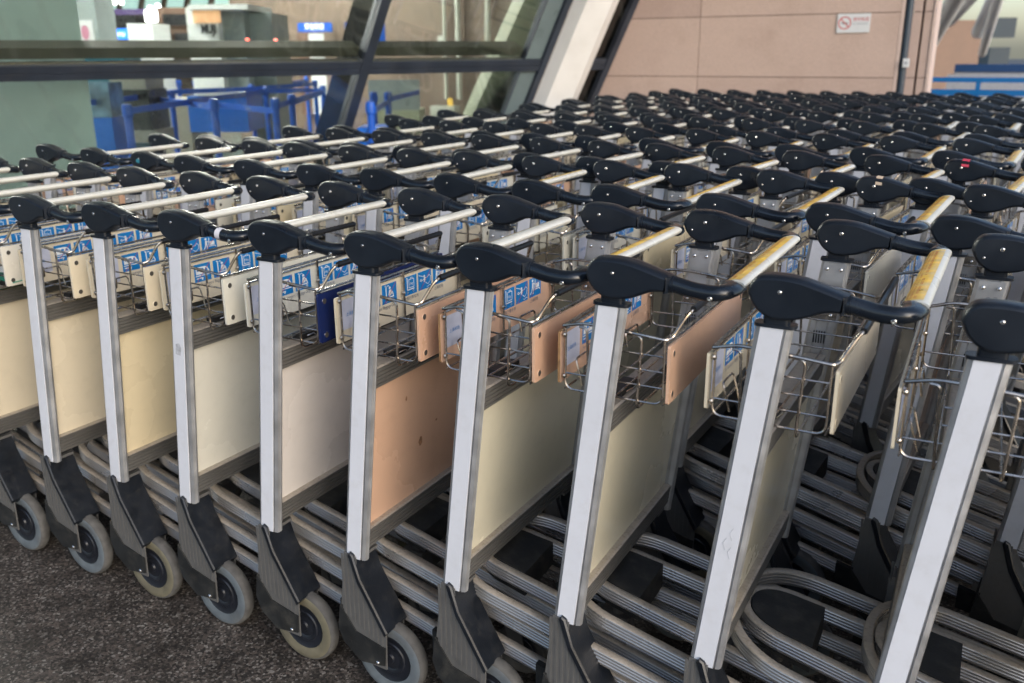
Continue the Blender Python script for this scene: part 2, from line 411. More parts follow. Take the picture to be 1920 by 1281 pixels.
# ---- panel
def mk_panel(key):
    mb = MB(); m = M['p_'+key]
    z0, z1 = 0.388, 0.712
    t = 0.006
    mb.hexa([(lean(z0)-t, 0.0292, z0), (lean(z0)+t, 0.0292, z0), (lean(z0)+t, WT-0.0292, z0), (lean(z0)-t, WT-0.0292, z0),
             (lean(z1)-t, 0.0292, z1), (lean(z1)+t, 0.0292, z1), (lean(z1)+t, WT-0.0292, z1), (lean(z1)-t, WT-0.0292, z1)], m)
    return mb.mesh('side_panel')
def mk_channel(z0, z1):
    mb = MB(); d = 0.021; n = 5; prof = []
    h = z1-z0
    for i in range(n):
        a = z0+h*i/n; b = z0+h*(i+0.72)/n; c = z0+h*(i+0.86)/n
        prof += [(d, a), (d, b), (d-0.0025, b+h*0.02), (d-0.0025, c)]
    prof += [(d, z1), (d-0.004, z1+0.002), (-d+0.004, z1+0.002), (-d, z1)]
    for i in reversed(range(n)):
        a = z0+h*i/n; b = z0+h*(i+0.72)/n; c = z0+h*(i+0.86)/n
        prof += [(-d+0.0025, c), (-d+0.0025, b+h*0.02), (-d, b), (-d, a)]
    pr = [(x+lean(z), z) for x, z in prof]
    k = len(pr); top = [i for i, (x, z) in enumerate(prof) if z > z1]
    def matf(j):
        return M['dusty'] if prof[j][1] > z1-0.0001 and prof[(j+1) % k][1] > z1-0.0001 else M['channel']
    mb.sweep([Vector((0, 0.0294, 0)), Vector((0, WT-0.0294, 0))], pr, M['channel'], frames=[(Vector((1, 0, 0)), Vector((0, 0, 1)))]*2, smooth=False, matf=matf)
    return mb.mesh('channel_bar')
ME['ch_lo'] = mk_channel(0.347, 0.390); ME['ch_hi'] = mk_channel(0.709, 0.750)
# ---- basket (one welded wire mesh)
BF, BR, BN = -0.106, 0.079, 0.050
def mk_basket():
    mb = MB(); st = M['steel']; y0, y1 = BN, WT-BN
    half = [(BF, y0, 0.886), (-0.065, y0-0.006, 0.897), (-0.02, y0-0.008, 0.896), (0.03, y0-0.007, 0.892), (BR, y0-0.002, 0.886), (BR+0.006, y0+0.011, 0.889), (0.101, y0+0.024, 0.922), (0.108, y0+0.031, 0.932), (0.110, y0+0.042, 0.9335)]
    oth = [far(p) for p in half]
    mb.tube(bendpath(half, 0.012, 4)+bendpath(oth[::-1], 0.012, 4), 0.0031, st, 8)
    mb.tube([(BF, y0, 0.886), (BF, y1, 0.886)], 0.0031, st, 8)
    mb.tube([(BF+0.001, y0, 0.879), (BF+0.001, y1, 0.879)], 0.0022, st, 6)
    mb.tube([(BR, y0, 0.881), (BR, y1, 0.881)], 0.0026, st, 6)
    for y in (y0, y1):
        mb.tube(bendpath([(BF+0.004, y, 0.883), (BF+0.004, y, 0.772), (BR-0.003, y, 0.772), (BR-0.003, y, 0.883)], 0.018, 5), 0.0021, st, 6)
        for z in (0.856, 0.829, 0.801):
            mb.tube([(-0.052, y, z), (BR-0.003, y, z)], 0.0016, st, 6)
        for z in (0.801,):
            mb.tube([(BF+0.004, y, z), (-0.05, y, z)], 0.0016, st, 6)
        for x in (BF+0.003,):
            for z in (0.870, 0.795): mb.ball((x-0.001, y, z), 0.0048, st)
    for x in (-0.055, 0.032):
        yy0, yy1 = y0-0.004, y1+0.004
        mb.tube(bendpath([(x-0.02, yy0+0.001, 0.889), (x+0.006 if x > 0 else x-0.006, yy0, 0.888), (x, yy0, 0.758), (x, yy1, 0.758), (x+0.006 if x > 0 else x-0.006, yy1, 0.888), (x-0.02, yy1-0.001, 0.889)], 0.016, 5), 0.0024, st, 7)
    for x in (BF+0.004, BR-0.003, -0.01):
        mb.tube([(x, y0, 0.772), (x, y1, 0.772)], 0.0019, st, 6)
    for y in (0.263, WT-0.06):
        mb.tube([(BF+0.004, y, 0.886), (BF+0.004, y, 0.772)], 0.0024, st, 6)
        mb.ball((BF+0.003, y, 0.838), 0.0048, st)
    mb.tube(bendpath([(-0.09, 0.318, 0.772), (BF+0.010, 0.318, 0.803), (BF+0.010, 0.385, 0.803), (-0.09, 0.385, 0.772)], 0.010, 4), 0.0021, st, 6)
    mb.tube(bendpath([(-0.08, 0.075, 0.772), (BF+0.012, 0.075, 0.82), (BF+0.012, 0.135, 0.82), (-0.08, 0.135, 0.772)], 0.010, 4), 0.0018, st, 6)
    return mb.mesh('basket')
ME['basket'] = mk_basket()
def mk_sleeve():
    mb = MB(); y = BN+0.034; n = 0; P = []; R = []
    N = 56
    for i in range(N+1):
        P.append(Vector((0.110, y+(WT-2*y)*i/N, 0.9335))); R.append(0.0068 if i % 2 else 0.0054)
    mb.sweep(P, lambda i: [(R[i]*cos(2*pi*j/8), R[i]*sin(2*pi*j/8)) for j in range(8)], M['sleeve'])
    return mb.mesh('grip_sleeve')
ME['sleeve'] = mk_sleeve()
# ---- boards
def board(name, key, x0, x1, z0, z1, edge, holes):
    mb = MB(); m = M['p_'+key]; me = M['ply'] if edge else m
    mb.prism(rrect(0.044, WT-0.047, z0, z1, 0.004, 3), lambda u, v, d: (d, u, v), x0, x1, m, msides=me)
    if holes:
        for y in (0.062, WT-0.064):
            for z in (z0+0.014, z1-0.017):
                mb.lathe([(0.0056, 0.0008), (0.0062, 0.0008), (0.0070, 0.0)], lambda a, b, d: (x1+d, y+a, z+b), M['p_'+key], 12)
                mb.lathe([(0, 0.0004), (0.0057, 0.0006)], lambda a, b, d: (x1+d, y+a, z+b), M['hole'], 12)
    return mb.mesh(name)
# ---- pictograms: local u (y), v (z) in a unit square, drawn on x = BF-0.001 plane
PX = BF-0.0035
ICO = [(0.137, 0.186), (0.194, 0.246), (0.272, 0.322), (0.328, 0.380), (0.387, 0.440)]
PZ0, PZ1 = 0.826, 0.868
def stroke(mb, pts, w, m, o=0.0011):
    for i in range(len(pts)-1):
        a, b = Vector(pts[i]), Vector(pts[i+1]); t = (b-a)
        if t.length < 1e-6: continue
        t.normalize(); nrm = Vector((-t.y, t.x))*w/2; e = t*w*0.3
        q = [a-e+nrm, a-e-nrm, b+e-nrm, b+e+nrm]
        mb.add([(o, p.x, p.y) for p in q], [(0, 1, 2, 3)], m)
def disc(mb, c, r, m, o=0.0011, n=12):
    mb.add([(o, c[0]+r*cos(2*pi*i/n), c[1]+r*sin(2*pi*i/n)) for i in range(n)], [tuple(range(n))], m)
def ring(mb, c, r, w, m, o=0.0011):
    stroke(mb, [(c[0]+r*cos(2*pi*i/12), c[1]+r*sin(2*pi*i/12)) for i in range(13)], w, m, o)
def polyf(mb, pts, m, o=0.0011): mb.add([(o, a, b) for a, b in pts], [tuple(range(len(pts)))], m)
def cart(mb, w):
    stroke(mb, [(0.22, 0.92), (0.28, 0.9), (0.28, 0.26)], 0.06, w); stroke(mb, [(0.28, 0.28), (0.78, 0.28)], 0.06, w)
    ring(mb, (0.3, 0.13), 0.05, 0.035, w); ring(mb, (0.72, 0.15), 0.05, 0.035, w)
def icon(k):
    mb = MB(); w, r = M['white'], M['red']
    mb.add([(0.0006, 0, 0), (0.0006, 1, 0), (0.0006, 1, 1), (0.0006, 0, 1)], [(0, 1, 2, 3)], M['blue'])
    if k == 0:
        polyf(mb, [(0.1, 0.42), (0.9, 0.42), (0.92, 0.55), (0.8, 0.78), (0.62, 0.84), (0.1, 0.84)], w)
        for x in (0.16, 0.4): polyf(mb, [(x, 0.6), (x+0.16, 0.6), (x+0.16, 0.74), (x, 0.74)], M['blue'], 0.0014)
        polyf(mb, [(0.66, 0.58), (0.82, 0.58), (0.74, 0.74), (0.66, 0.74)], M['blue'], 0.0014)
        stroke(mb, [(0.08, 0.34), (0.9, 0.34)], 0.05, w); stroke(mb, [(0.12, 0.2), (0.5, 0.2), (0.44, 0.1)], 0.06, w)
    if k == 1:
        cart(mb, w); disc(mb, (0.53, 0.76), 0.07, w); polyf(mb, [(0.42, 0.36), (0.62, 0.36), (0.62, 0.66), (0.48, 0.66)], w)
        stroke(mb, [(0.6, 0.6), (0.72, 0.5)], 0.06, w); stroke(mb, [(0.58, 0.4), (0.7, 0.5), (0.76, 0.34)], 0.06, w); stroke(mb, [(0.36, 0.86), (0.42, 0.92), (0.48, 0.86)], 0.03, w)
    if k == 2:
        cart(mb, w); stroke(mb, [(0.4, 0.38), (0.78, 0.38), (0.78, 0.82), (0.4, 0.82), (0.4, 0.38)], 0.035, w)
        stroke(mb, [(0.52, 0.84), (0.54, 0.9), (0.66, 0.9), (0.68, 0.84)], 0.035, w)
        vs, fs = text_mesh("10kg", 0.19, None); mb.add([(0.0011, 0.41+p[0]*0.8, 0.52+p[1]) for p in vs], fs, w)
    if k == 3:
        stroke(mb, [(0.05, 0.84), (0.3, 0.74), (0.5, 0.66)], 0.035, w); disc(mb, (0.46, 0.72), 0.06, w)
        polyf(mb, [(0.42, 0.4), (0.52, 0.38), (0.54, 0.64), (0.42, 0.66)], w); stroke(mb, [(0.42, 0.56), (0.28, 0.5), (0.2, 0.6), (0.14, 0.52), (0.24, 0.46)], 0.04, w)
        stroke(mb, [(0.54, 0.6), (0.7, 0.6), (0.82, 0.72), (0.94, 0.6), (0.9, 0.36), (0.72, 0.22), (0.56, 0.34)], 0.03, w)
        stroke(mb, [(0.62, 0.12), (0.72, 0.08), (0.84, 0.14), (0.96, 0.12)], 0.03, w)
    if k == 4:
        stroke(mb, [(0.5, 0.9), (0.46, 0.36), (0.86, 0.36), (0.9, 0.28)], 0.05, w); disc(mb, (0.28, 0.86), 0.07, w)
        polyf(mb, [(0.22, 0.46), (0.36, 0.46), (0.36, 0.76), (0.24, 0.76)], w); stroke(mb, [(0.34, 0.7), (0.48, 0.64)], 0.05, w)
        stroke(mb, [(0.25, 0.46), (0.2, 0.3), (0.1, 0.18)], 0.06, w); stroke(mb, [(0.33, 0.46), (0.36, 0.3), (0.32, 0.16)], 0.06, w)
        polyf(mb, [(0.54, 0.42), (0.84, 0.42), (0.84, 0.66), (0.54, 0.66)], w)
    if k != 2: stroke(mb, [(0.13, 0.02), (0.95, 0.97)], 0.03, r, 0.0018)
    return mb
def icon_into(k):
    src = icon(k); u0, u1 = ICO[k]
    return src, (lambda p: (PX+p[0]*0.45, u0+p[1]*(u1-u0), PZ0+p[2]*(PZ1-PZ0)))
for k in range(5):
    src, tf = icon_into(k); ME['icon', k] = src.mesh('pictogram', tf, fixn=False)
allm = MB()
for k in range(5):
    src, tf = icon_into(k); o = len(allm.v); allm.v += [tf(p) for p in src.v]
    for f, mi_, s_ in zip(src.f, src.m, src.sm):
        allm.f.append([i+o for i in f]); allm.m.append(allm.mi(src.mats[mi_])); allm.sm.append(s_)
ME['icons'] = allm.mesh('pictogram_strip', fixn=False)
mb = MB()
vs, fs = text_mesh("For Passengers' Baggage Only", 0.0105, None)
mb.add([(PX+0.0007, 0.139+p[0]*0.82, 0.8155+p[1]) for p in vs], fs, M['greyprint'])
vs, fs = text_mesh("旅客行李专用", 0.0092, None)
mb.add([(PX+0.0007, 0.272+p[0], 0.8155+p[1]) for p in vs], fs, M['greyprint'])
vs, fs = text_mesh("上海机场", 0.0092, None)
mb.add([(PX+0.0007, 0.39+p[0], 0.8155+p[1]) for p in vs], fs, M['greyprint'])
ME['lettering'] = mb.mesh('lettering', fixn=False)
mb = MB(); mb.add([(PX+0.0006, 0.06, 0.806), (PX+0.0006, 0.125, 0.806), (PX+0.0006, 0.125, 0.868), (PX+0.0006, 0.06, 0.868)], [(0, 1, 2, 3)], M['lilac'])
vs, fs = text_mesh("上海机场", 0.009, None)
mb.add([(PX+0.001, 0.072+p[0], 0.833+p[1]) for p in vs], fs, M['blue'])
ME['blank'] = mb.mesh('paper_label', fixn=False)
# ---- rails
TIPX, ZF, SL = -0.94, 0.333, -0.215
def u_path(hw0, hw1, xt, L, rc, sq=1.0):
    """half path from rear near to rear far; centre at WT/2"""
    cy = WT/2; pts = []
    N = 26
    for i in range(8): # straight near arm, rear to front
        t = i/8; x = L+(xt+rc-L)*t; pts.append((x, -(hw1+(hw0-hw1)*t)))
    for i in range(N+1):
        a = pi*i/N
        c, s_ = cos(a), sin(a)
        ex = 2/2.3
        yy = -hw0*(abs(c)**ex)*(1 if c > 0 else -1); xx = xt+rc-rc*(abs(s_)**ex)
        pts.append((xx, yy))
    for i in range(8):
        t = (i+1)/8; x = xt+rc+(L-xt-rc)*t; pts.append((x, hw0+(hw1-hw0)*t))
    return [(x, cy+y) for x, y in pts]
def rail(name, path, w=0.0175, h=0.031, dz=0.0):
    mb = MB(); n = len(path); P = []; fr = []
    for i, (x, y) in enumerate(path):
        P.append(Vector((x, y, ZF+dz+SL*(x-TIPX))))
        a, b = Vector(path[max(i-1, 0)]), Vector(path[min(i+1, n-1)]); t = (b-a).normalized()
        fr.append((Vector((t.y, -t.x, 0)), Vector((0, 0, 1))))
    prof = [(w/2-0.002, 0), (w/2, -0.002)]; k = 4
    for side in (1, -1):
        pp = []
        for i in range(k):
            for t_, dd in ((0.12, 0.0012), (0.3, 0.0002), (0.5, 0), (0.7, 0.0002), (0.88, 0.0012), (1.0, 0.0026)):
                pp.append((w/2-dd, -0.002-(h-0.004)*(i+t_)/k))
        if side == 1: prof += pp+[(w/2, -h+0.002), (w/2-0.002, -h)]
        else: prof += [(-w/2+0.002, -h), (-w/2, -h+0.002)]+[(-a, b) for a, b in reversed(pp)]+[(-w/2, -0.002), (-w/2+0.002, 0)]
    K = len(prof)
    def matf(j):
        return M['dusty'] if prof[j][1] > -0.0025 and prof[(j+1) % K][1] > -0.0025 else M['rail']
    mb.sweep(P, prof, M['rail'], frames=fr, smooth=True, matf=matf)
    return mb.mesh(name, sharp=45)
ME['outer'] = rail('outer_rail', u_path(0.163, 0.188, TIPX, -0.115, 0.15))
ME['inner'] = rail('inner_rail', u_path(0.076, 0.105, TIPX+0.0185, -0.115, 0.10))
def mk_plate():
    mb = MB(); pts = u_path(0.066, 0.07, TIPX+0.029, TIPX+0.155, 0.085)
    def f(u, v, d): return (u, v, ZF+0.0015-d+SL*(u-TIPX))
    mb.prism(pts, f, 0, 0.055, M['bumper']); return mb.mesh('front_plate')
ME['plate'] = mk_plate()
def wheel_mb(cx, cz, y0, y1, R, tm):
    mb = MB(); yc = (y0+y1)/2
    w = (y1-y0)
    prof = [(R*0.62, -w*0.36), (R*0.64, -w*0.42), (R*0.80, -w*0.5), (R*0.92, -w*0.47), (R*0.975, -w*0.36), (R, -w*0.2), (R, 0), (R, w*0.2), (R*0.975, w*0.36), (R*0.92, w*0.47), (R*0.80, w*0.5), (R*0.64, w*0.42), (R*0.62, w*0.36)]
    mb.lathe(prof, lambda a, b, d: (cx+a, yc+d, cz+b), tm, 36, matf=lambda j: M['tread'] if 3 <= j <= 8 else tm)
    return mb
def hub_mb(cx, cz, y0, y1, R):
    mb = MB(); yc = (y0+y1)/2; w = y1-y0
    prof = [(0, -w*0.42), (R*0.12, -w*0.42), (R*0.14, -w*0.3), (R*0.3, -w*0.26), (R*0.33, -w*0.32), (R*0.42, -w*0.34), (R*0.45, -w*0.28), (R*0.56, -w*0.30), (R*0.63, -w*0.38), (R*0.635, w*0.38), (R*0.56, w*0.3), (R*0.3, w*0.26), (R*0.14, w*0.3), (R*0.12, w*0.42), (0, w*0.42)]
    mb.lathe(prof, lambda a, b, d: (cx+a, yc+d, cz+b), M['hub'], 28)
    return mb
AXX, AXZ, WR = -0.012, 0.088, 0.088
for tk in ('tyre_a', 'tyre_b'):
    for side in (0, 1):
        ME[tk, side] = wheel_mb(AXX, AXZ, 0.024, 0.054, WR, M[tk]).mesh('tyre', far if side else None)
for side in (0, 1): ME['hub', side] = hub_mb(AXX, AXZ, 0.022, 0.058, WR).mesh('wheel_hub', far if side else None)
def mk_castor():
    mb = MB(); cx, cz, R = TIPX+0.115, 0.062, 0.062; yc = WT/2
    wb = wheel_mb(cx, cz, yc-0.014, yc+0.014, R, M['tread']); hb = hub_mb(cx, cz, yc-0.014, yc+0.014, R)
    for src in (wb, hb):
        o = len(mb.v); mb.v += src.v
        for f, a, b in zip(src.f, src.m, src.sm): mb.f.append([i+o for i in f]); mb.m.append(mb.mi(src.mats[a])); mb.sm.append(b)
    for s in (-1, 1):
        mb.prism([(cx-0.015, cz-0.012), (cx+0.015, cz-0.012), (cx-0.005, 0.20), (cx-0.06, 0.20)], lambda u, v, d: (u, d, v), yc+s*0.02-0.0015, yc+s*0.02+0.0015, M['foot'])
    mb.box((cx-0.06, yc-0.0215, 0.199), (cx-0.003, yc+0.0215, 0.206), M['foot'])
    mb.tube([(cx-0.03, yc, 0.205), (cx-0.03, yc, 0.262)], 0.012, M['foot'], 12)
    return mb.mesh('front_castor')
ME['castor'] = mk_castor()
# ---- foot
FP = [(-0.101, 0.336), (-0.117, 0.202), (-0.080, 0.149), (-0.004, 0.132), (-0.003, 0.150), (-0.066, 0.276), (-0.078, 0.336)]
def mk_foot(side):
    mb = MB(); f = lambda u, v, d: (u, d, v)
    for a, b in ((0.006, 0.0095), (0.0685, 0.072)):
        mb.prism([(-0.101, 0.336), (-0.117, 0.202), (-0.118, 0.16), (-0.06, 0.078), (-0.004, 0.076), (-0.001, 0.165), (-0.064, 0.280), (-0.072, 0.334)], f, a, b, M['foot'])
        # vertical ribs
        for i in range(9):
            x = -0.108+i*0.0118
            zt = 0.332 if x < -0.07 else 0.276-(x+0.066)*1.75
            zb = 0.19-(x+0.117)*0.55
            if zt-zb < 0.02: continue
            yy = (a-0.0013, a) if a < 0.03 else (b, b+0.0013)
            mb.prism([(x+0.012*(zb-0.336)*0.5, zb), (x+0.005+0.012*(zb-0.336)*0.5, zb), (x+0.005, zt), (x, zt)], f, yy[0], yy[1]-0.0002 if a < 0.03 else yy[1], M['foot'])
    mb.prism([(-0.101, 0.335), (-0.117, 0.202), (-0.113, 0.202), (-0.097, 0.335)], f, 0.0098, 0.0682, M['foot'])
    mb.prism([(-0.10, 0.333), (-0.06, 0.333), (-0.06, 0.326), (-0.10, 0.326)], f, 0.0098, 0.0682, M['foot'])
    # axle bolt
    for s, yy in ((-1, 0.003), (1, 0.072)):
        mb.lathe([(0, 0.004), (0.003, 0.0038), (0.0048, 0.002), (0.0052, -0.001)], lambda a, b, d, s=s, yy=yy: (-0.024+a, yy+s*d, 0.090+b), M['bolt'], 10)
    # bracket towards the rails
    mb.prism([(-0.16, 0.125), (-0.10, 0.115), (-0.10, 0.165), (-0.16, 0.178)], f, 0.052, 0.066, M['bumper'])
    return mb
both('foot', mk_foot, 'wheel_fork')
def mk_bump(side):
    mb = MB(); f = lambda u, v, d: (u, d, v)
    mb.prism([(-0.1185, 0.204), (-0.127, 0.147), (-0.114, 0.112), (-0.070, 0.0775), (-0.006, 0.087), (-0.003, 0.131), (-0.079, 0.149)], f, 0.0025, 0.0056, M['bumper'])
    mb.prism([(-0.1185, 0.204), (-0.127, 0.147), (-0.114, 0.112), (-0.085, 0.09), (-0.082, 0.096), (-0.108, 0.116), (-0.1195, 0.147), (-0.1125, 0.204)], f, 0.0058, 0.0752, M['bumper'])
    return mb
both('bumper', mk_bump, 'foot_bumper')
def mk_cover(side):
    mb = MB()
    top = [(-0.083, 0.341), (-0.074, 0.336), (-0.058, 0.284), (0.006, 0.172)]
    bot = [(-0.003, 0.160), (-0.068, 0.272), (-0.088, 0.332)]
    poly = top+bot; n = len(poly); lv = [(0.0, 0.003), (0.003, 0.0), (0.073, 0.0), (0.076, 0.003)]
    vs = []
    for y, d in lv:
        for u, v in inset2(poly, d): vs.append((u, y, v))
    fs = [(k*n+i, k*n+(i+1) % n, (k+1)*n+(i+1) % n, (k+1)*n+i) for k in range(3) for i in range(n)]
    mb.add(vs, fs, M['cover'], True); mb.add(vs, [tuple(range(n))], M['cover']); mb.add(vs, [tuple(range(3*n, 4*n))], M['cover'])
    return mb
both('cover', mk_cover, 'foot_cover')
# ---- clip on top channel
def mk_clip():
    mb = MB(); z = 0.753
    mb.box((lean(z)-0.014, 0.10, z), (lean(z)+0.012, 0.175, z+0.011), M['black'])
    mb.tube(bendpath([(lean(z)+0.014, 0.115, z+0.006), (lean(z)+0.022, 0.128, z+0.010), (lean(z)+0.016, 0.140, z+0.002), (lean(z)+0.024, 0.155, z+0.012)], 0.002, 2), 0.0014, M['bolt'], 5)
    return mb.mesh('spring_clip')
ME['clip'] = mk_clip()
# rear cross bar between the forks
def mk_cross():
    mb = MB(); mb.box((-0.135, 0.076, 0.118), (-0.105, WT-0.076, 0.15), M['foot']); return mb.mesh('cross_bar')
ME['cross'] = mk_cross()
for k in PC:
    if k != 'navy': ME['panel', k] = mk_panel(k)
    ME['adv', k, 0] = board('advert_board', k, BR+0.004, BR+0.009, 0.776, 0.878, False, True)
    if k != 'navy':
        ME['ntc', k, 0] = board('notice_board', k, PX-0.0045, PX, 0.782, 0.876, False, False)
        ME['ntc', k, 1] = board('notice_board', k, PX-0.0045, PX, 0.782, 0.876, True, False)

GROUP = "nested airport luggage trolleys"
COLW = {'cream': 'cream', 'yellow': 'yellowish cream', 'ivory': 'ivory', 'pale': 'pale grey-pink', 'peach': 'peach', 'olive': 'olive cream', 'navy': 'navy', 'white': 'white'}
def trolley(x, y, a, label, panel, adv, ntc, edge=0, lod=0, full=False, tyre='tyre_a', strip=True):
    """x,y: position of the near handle bolt"""
    r = empty('luggage_trolley', (0, 0, 0))
    R = Matrix.Rotation(a, 4, 'Z')
    o0 = Vector((0, WT/2, 0))                    # root origin: middle of the rear axle on the ground
    r.matrix_world = Matrix.Translation(Vector((x, y, 0))+R.to_3x3() @ o0) @ R
    tag(r, label, 'luggage trolley', GROUP)
    off = (0, -WT/2, 0)
    def part(name, key, par=None):
        o = bpy.data.objects.new(name, ME[key]); COL.objects.link(o)
        if par is None: o.parent = r; o.location = off
        else: o.parent = par
        return o
    for s in (0, 1):
        p = part('post', ('post', s)); part('face_strip', ('strip', s), p)
        if lod < 2: part('screw_plate', ('screwplate', s), p)
        h = part('handle_housing', ('housing', s))
        if s == 0 or lod == 0: part('bolt', ('bolt_out', s), h)
        if s == 1 or lod == 0: part('bolt', ('bolt_in', s), h)
        if s == 1 and lod < 2: part('bolt', ('bolt_in2', s), h)
        part('handle_arm', ('arm', s))
    b = part('push_bar', 'bar'); part('warning_label', 'label_full' if full else 'label_thin', b)
    part('side_panel', ('panel', panel)); part('channel_bar', 'ch_lo'); part('channel_bar', 'ch_hi')
    part('basket', 'basket'); part('grip_sleeve', 'sleeve')
    part('advert_board', ('adv', adv, 0))
    nb = part('notice_board', ('ntc', ntc, edge))
    if lod == 0:
        for k in range(5): part('pictogram', ('icon', k), nb)
        part('lettering', 'lettering', nb); part('paper_label', 'blank', nb); part('spring_clip', 'clip')
    elif lod == 1:
        part('pictogram_strip', 'icons', nb); part('paper_label', 'blank', nb)
    part('outer_rail', 'outer'); part('inner_rail', 'inner'); part('front_plate', 'plate'); part('front_castor', 'castor')
    if lod < 2: part('cross_bar', 'cross')
    for s in (0, 1):
        f = part('wheel_fork', ('foot', s)); part('foot_cover', ('cover', s), f)
        if lod < 2: part('foot_bumper', ('bumper', s), f)
        w = part('wheel_hub', ('hub', s)); w.name = 'wheel'
        part('tyre', (tyre, s), w)
    return r

# ================================================================== SETTING
def at(px, py, D):
    """world point D metres in front of the camera plane in the direction of photo pixel px,py"""
    d = FWD+RIGHT*((px-960)/FPX)+UP*((640.5-py)/FPX)
    return CAM+d*(D/(d.y*cos(YAW)-d.x*sin(YAW)))
def kind(o, k='structure'): o["kind"] = k; return o
# ground: dark speckled granite paving
def granite_floor():
    m = bpy.data.materials.new('dark_granite'); m.use_nodes = True
    n = m.node_tree.nodes; l = m.node_tree.links; b = n["Principled BSDF"]
    tc = n.new("ShaderNodeTexCoord")
    v1 = n.new("ShaderNodeTexVoronoi"); v1.inputs["Scale"].default_value = 185; v1.inputs["Randomness"].default_value = 1
    l.new(tc.outputs["Object"], v1.inputs["Vector"])
    r1 = n.new("ShaderNodeValToRGB"); e = r1.color_ramp.elements
    e[0].position = 0.0; e[0].color = (0.014, 0.012, 0.011, 1); e[1].position = 1.0; e[1].color = (0.19, 0.178, 0.162, 1)
    for p, c in ((0.35, (0.032, 0.028, 0.025, 1)), (0.6, (0.062, 0.053, 0.046, 1)), (0.82, (0.08, 0.064, 0.054, 1))):
        q = r1.color_ramp.elements.new(p); q.color = c
    sp = n.new("ShaderNodeSeparateColor"); l.new(v1.outputs["Color"], sp.inputs[0]); l.new(sp.outputs[0], r1.inputs[0])
    n2 = n.new("ShaderNodeTexNoise"); n2.inputs["Scale"].default_value = 11; n2.inputs["Detail"].default_value = 8
    l.new(tc.outputs["Object"], n2.inputs["Vector"])
    mr = n.new("ShaderNodeMapRange"); mr.inputs[1].default_value = 0.3; mr.inputs[2].default_value = 0.7; mr.inputs[3].default_value = 0.55; mr.inputs[4].default_value = 1.6
    l.new(n2.outputs[0], mr.inputs[0])
    n3 = n.new("ShaderNodeTexNoise"); n3.inputs["Scale"].default_value = 420; n3.inputs["Detail"].default_value = 3
    l.new(tc.outputs["Object"], n3.inputs["Vector"])
    m3 = n.new("ShaderNodeMapRange"); m3.inputs[1].default_value = 0.3; m3.inputs[2].default_value = 0.7; m3.inputs[3].default_value = 0.5; m3.inputs[4].default_value = 1.5
    l.new(n3.outputs[0], m3.inputs[0])
    mm = n.new("ShaderNodeMath"); mm.operation = 'MULTIPLY'; l.new(mr.outputs[0], mm.inputs[0]); l.new(m3.outputs[0], mm.inputs[1])
    cm = n.new("ShaderNodeMix"); cm.data_type = 'RGBA'; cm.blend_type = 'MULTIPLY'; cm.inputs[0].default_value = 1
    l.new(r1.outputs[0], cm.inputs[6]); l.new(mm.outputs[0], cm.inputs[7]); l.new(cm.outputs[2], b.inputs["Base Color"])
    rr = n.new("ShaderNodeMapRange"); rr.inputs[3].default_value = 0.45; rr.inputs[4].default_value = 0.8; l.new(n2.outputs[0], rr.inputs[0]); l.new(rr.outputs[0], b.inputs["Roughness"])
    bp = n.new("ShaderNodeBump"); bp.inputs["Strength"].default_value = 0.35; bp.inputs["Distance"].default_value = 0.0015
    l.new(n3.outputs[0], bp.inputs["Height"]); l.new(bp.outputs[0], b.inputs["Normal"])
    return m
M['floor'] = granite_floor()
mb = MB(); mb.add([(-120, -120, 0), (120, -120, 0), (120, 160, 0), (-120, 160, 0)], [(0, 1, 2, 3)], M['floor'])
kind(link('ground', mb.mesh('ground')))
M['rose'] = mat('rose_granite', (0.50, 0.375, 0.325), 0.6, var=0.14, scale=160, bump=0.2, bscale=300, dirt=(0.30, 0.20, 0.15), dirt_amt=0.4, dirt_scale=3)
M['rose2'] = mat('rose_granite_dark', (0.465, 0.345, 0.30), 0.6, var=0.14, scale=160, bump=0.2, bscale=300, dirt=(0.30, 0.21, 0.17), dirt_amt=0.4, dirt_scale=3)
M['rose3'] = mat('rose_granite_light', (0.53, 0.40, 0.345), 0.6, var=0.14, scale=160, bump=0.2, bscale=300, dirt=(0.30, 0.20, 0.15), dirt_amt=0.3, dirt_scale=3)
M['rosepale'] = mat('pale_rose', (0.60, 0.47, 0.42), 0.6, var=0.05)
M['joint'] = mat('joint_dark', (0.10, 0.07, 0.055), 0.9)
M['frame'] = mat('frame_dark_grey', (0.030, 0.039, 0.058), 0.38, var=0.15, scale=6, metal=0.2, dirt=(0.07, 0.07, 0.075), dirt_amt=0.4, dirt_scale=5)
M['fin'] = mat('fin_black', (0.004, 0.005, 0.006), 0.8, spec=0.1)
M['colw'] = mat('column_paint', (0.72, 0.71, 0.70), 0.45, var=0.03, scale=4, dirt=(0.4, 0.37, 0.33), dirt_amt=0.25, dirt_scale=3)
M['greypanel'] = mat('grey_blue_panel', (0.13, 0.17, 0.18), 0.3, var=0.1, scale=4)
M['sill'] = mat('inner_sill', (0.12, 0.12, 0.10), 0.5, var=0.15, scale=3)
M['canopy'] = mat('unseen_canopy_soffit', (0.72, 0.73, 0.75), 0.7, var=0.05, scale=2)

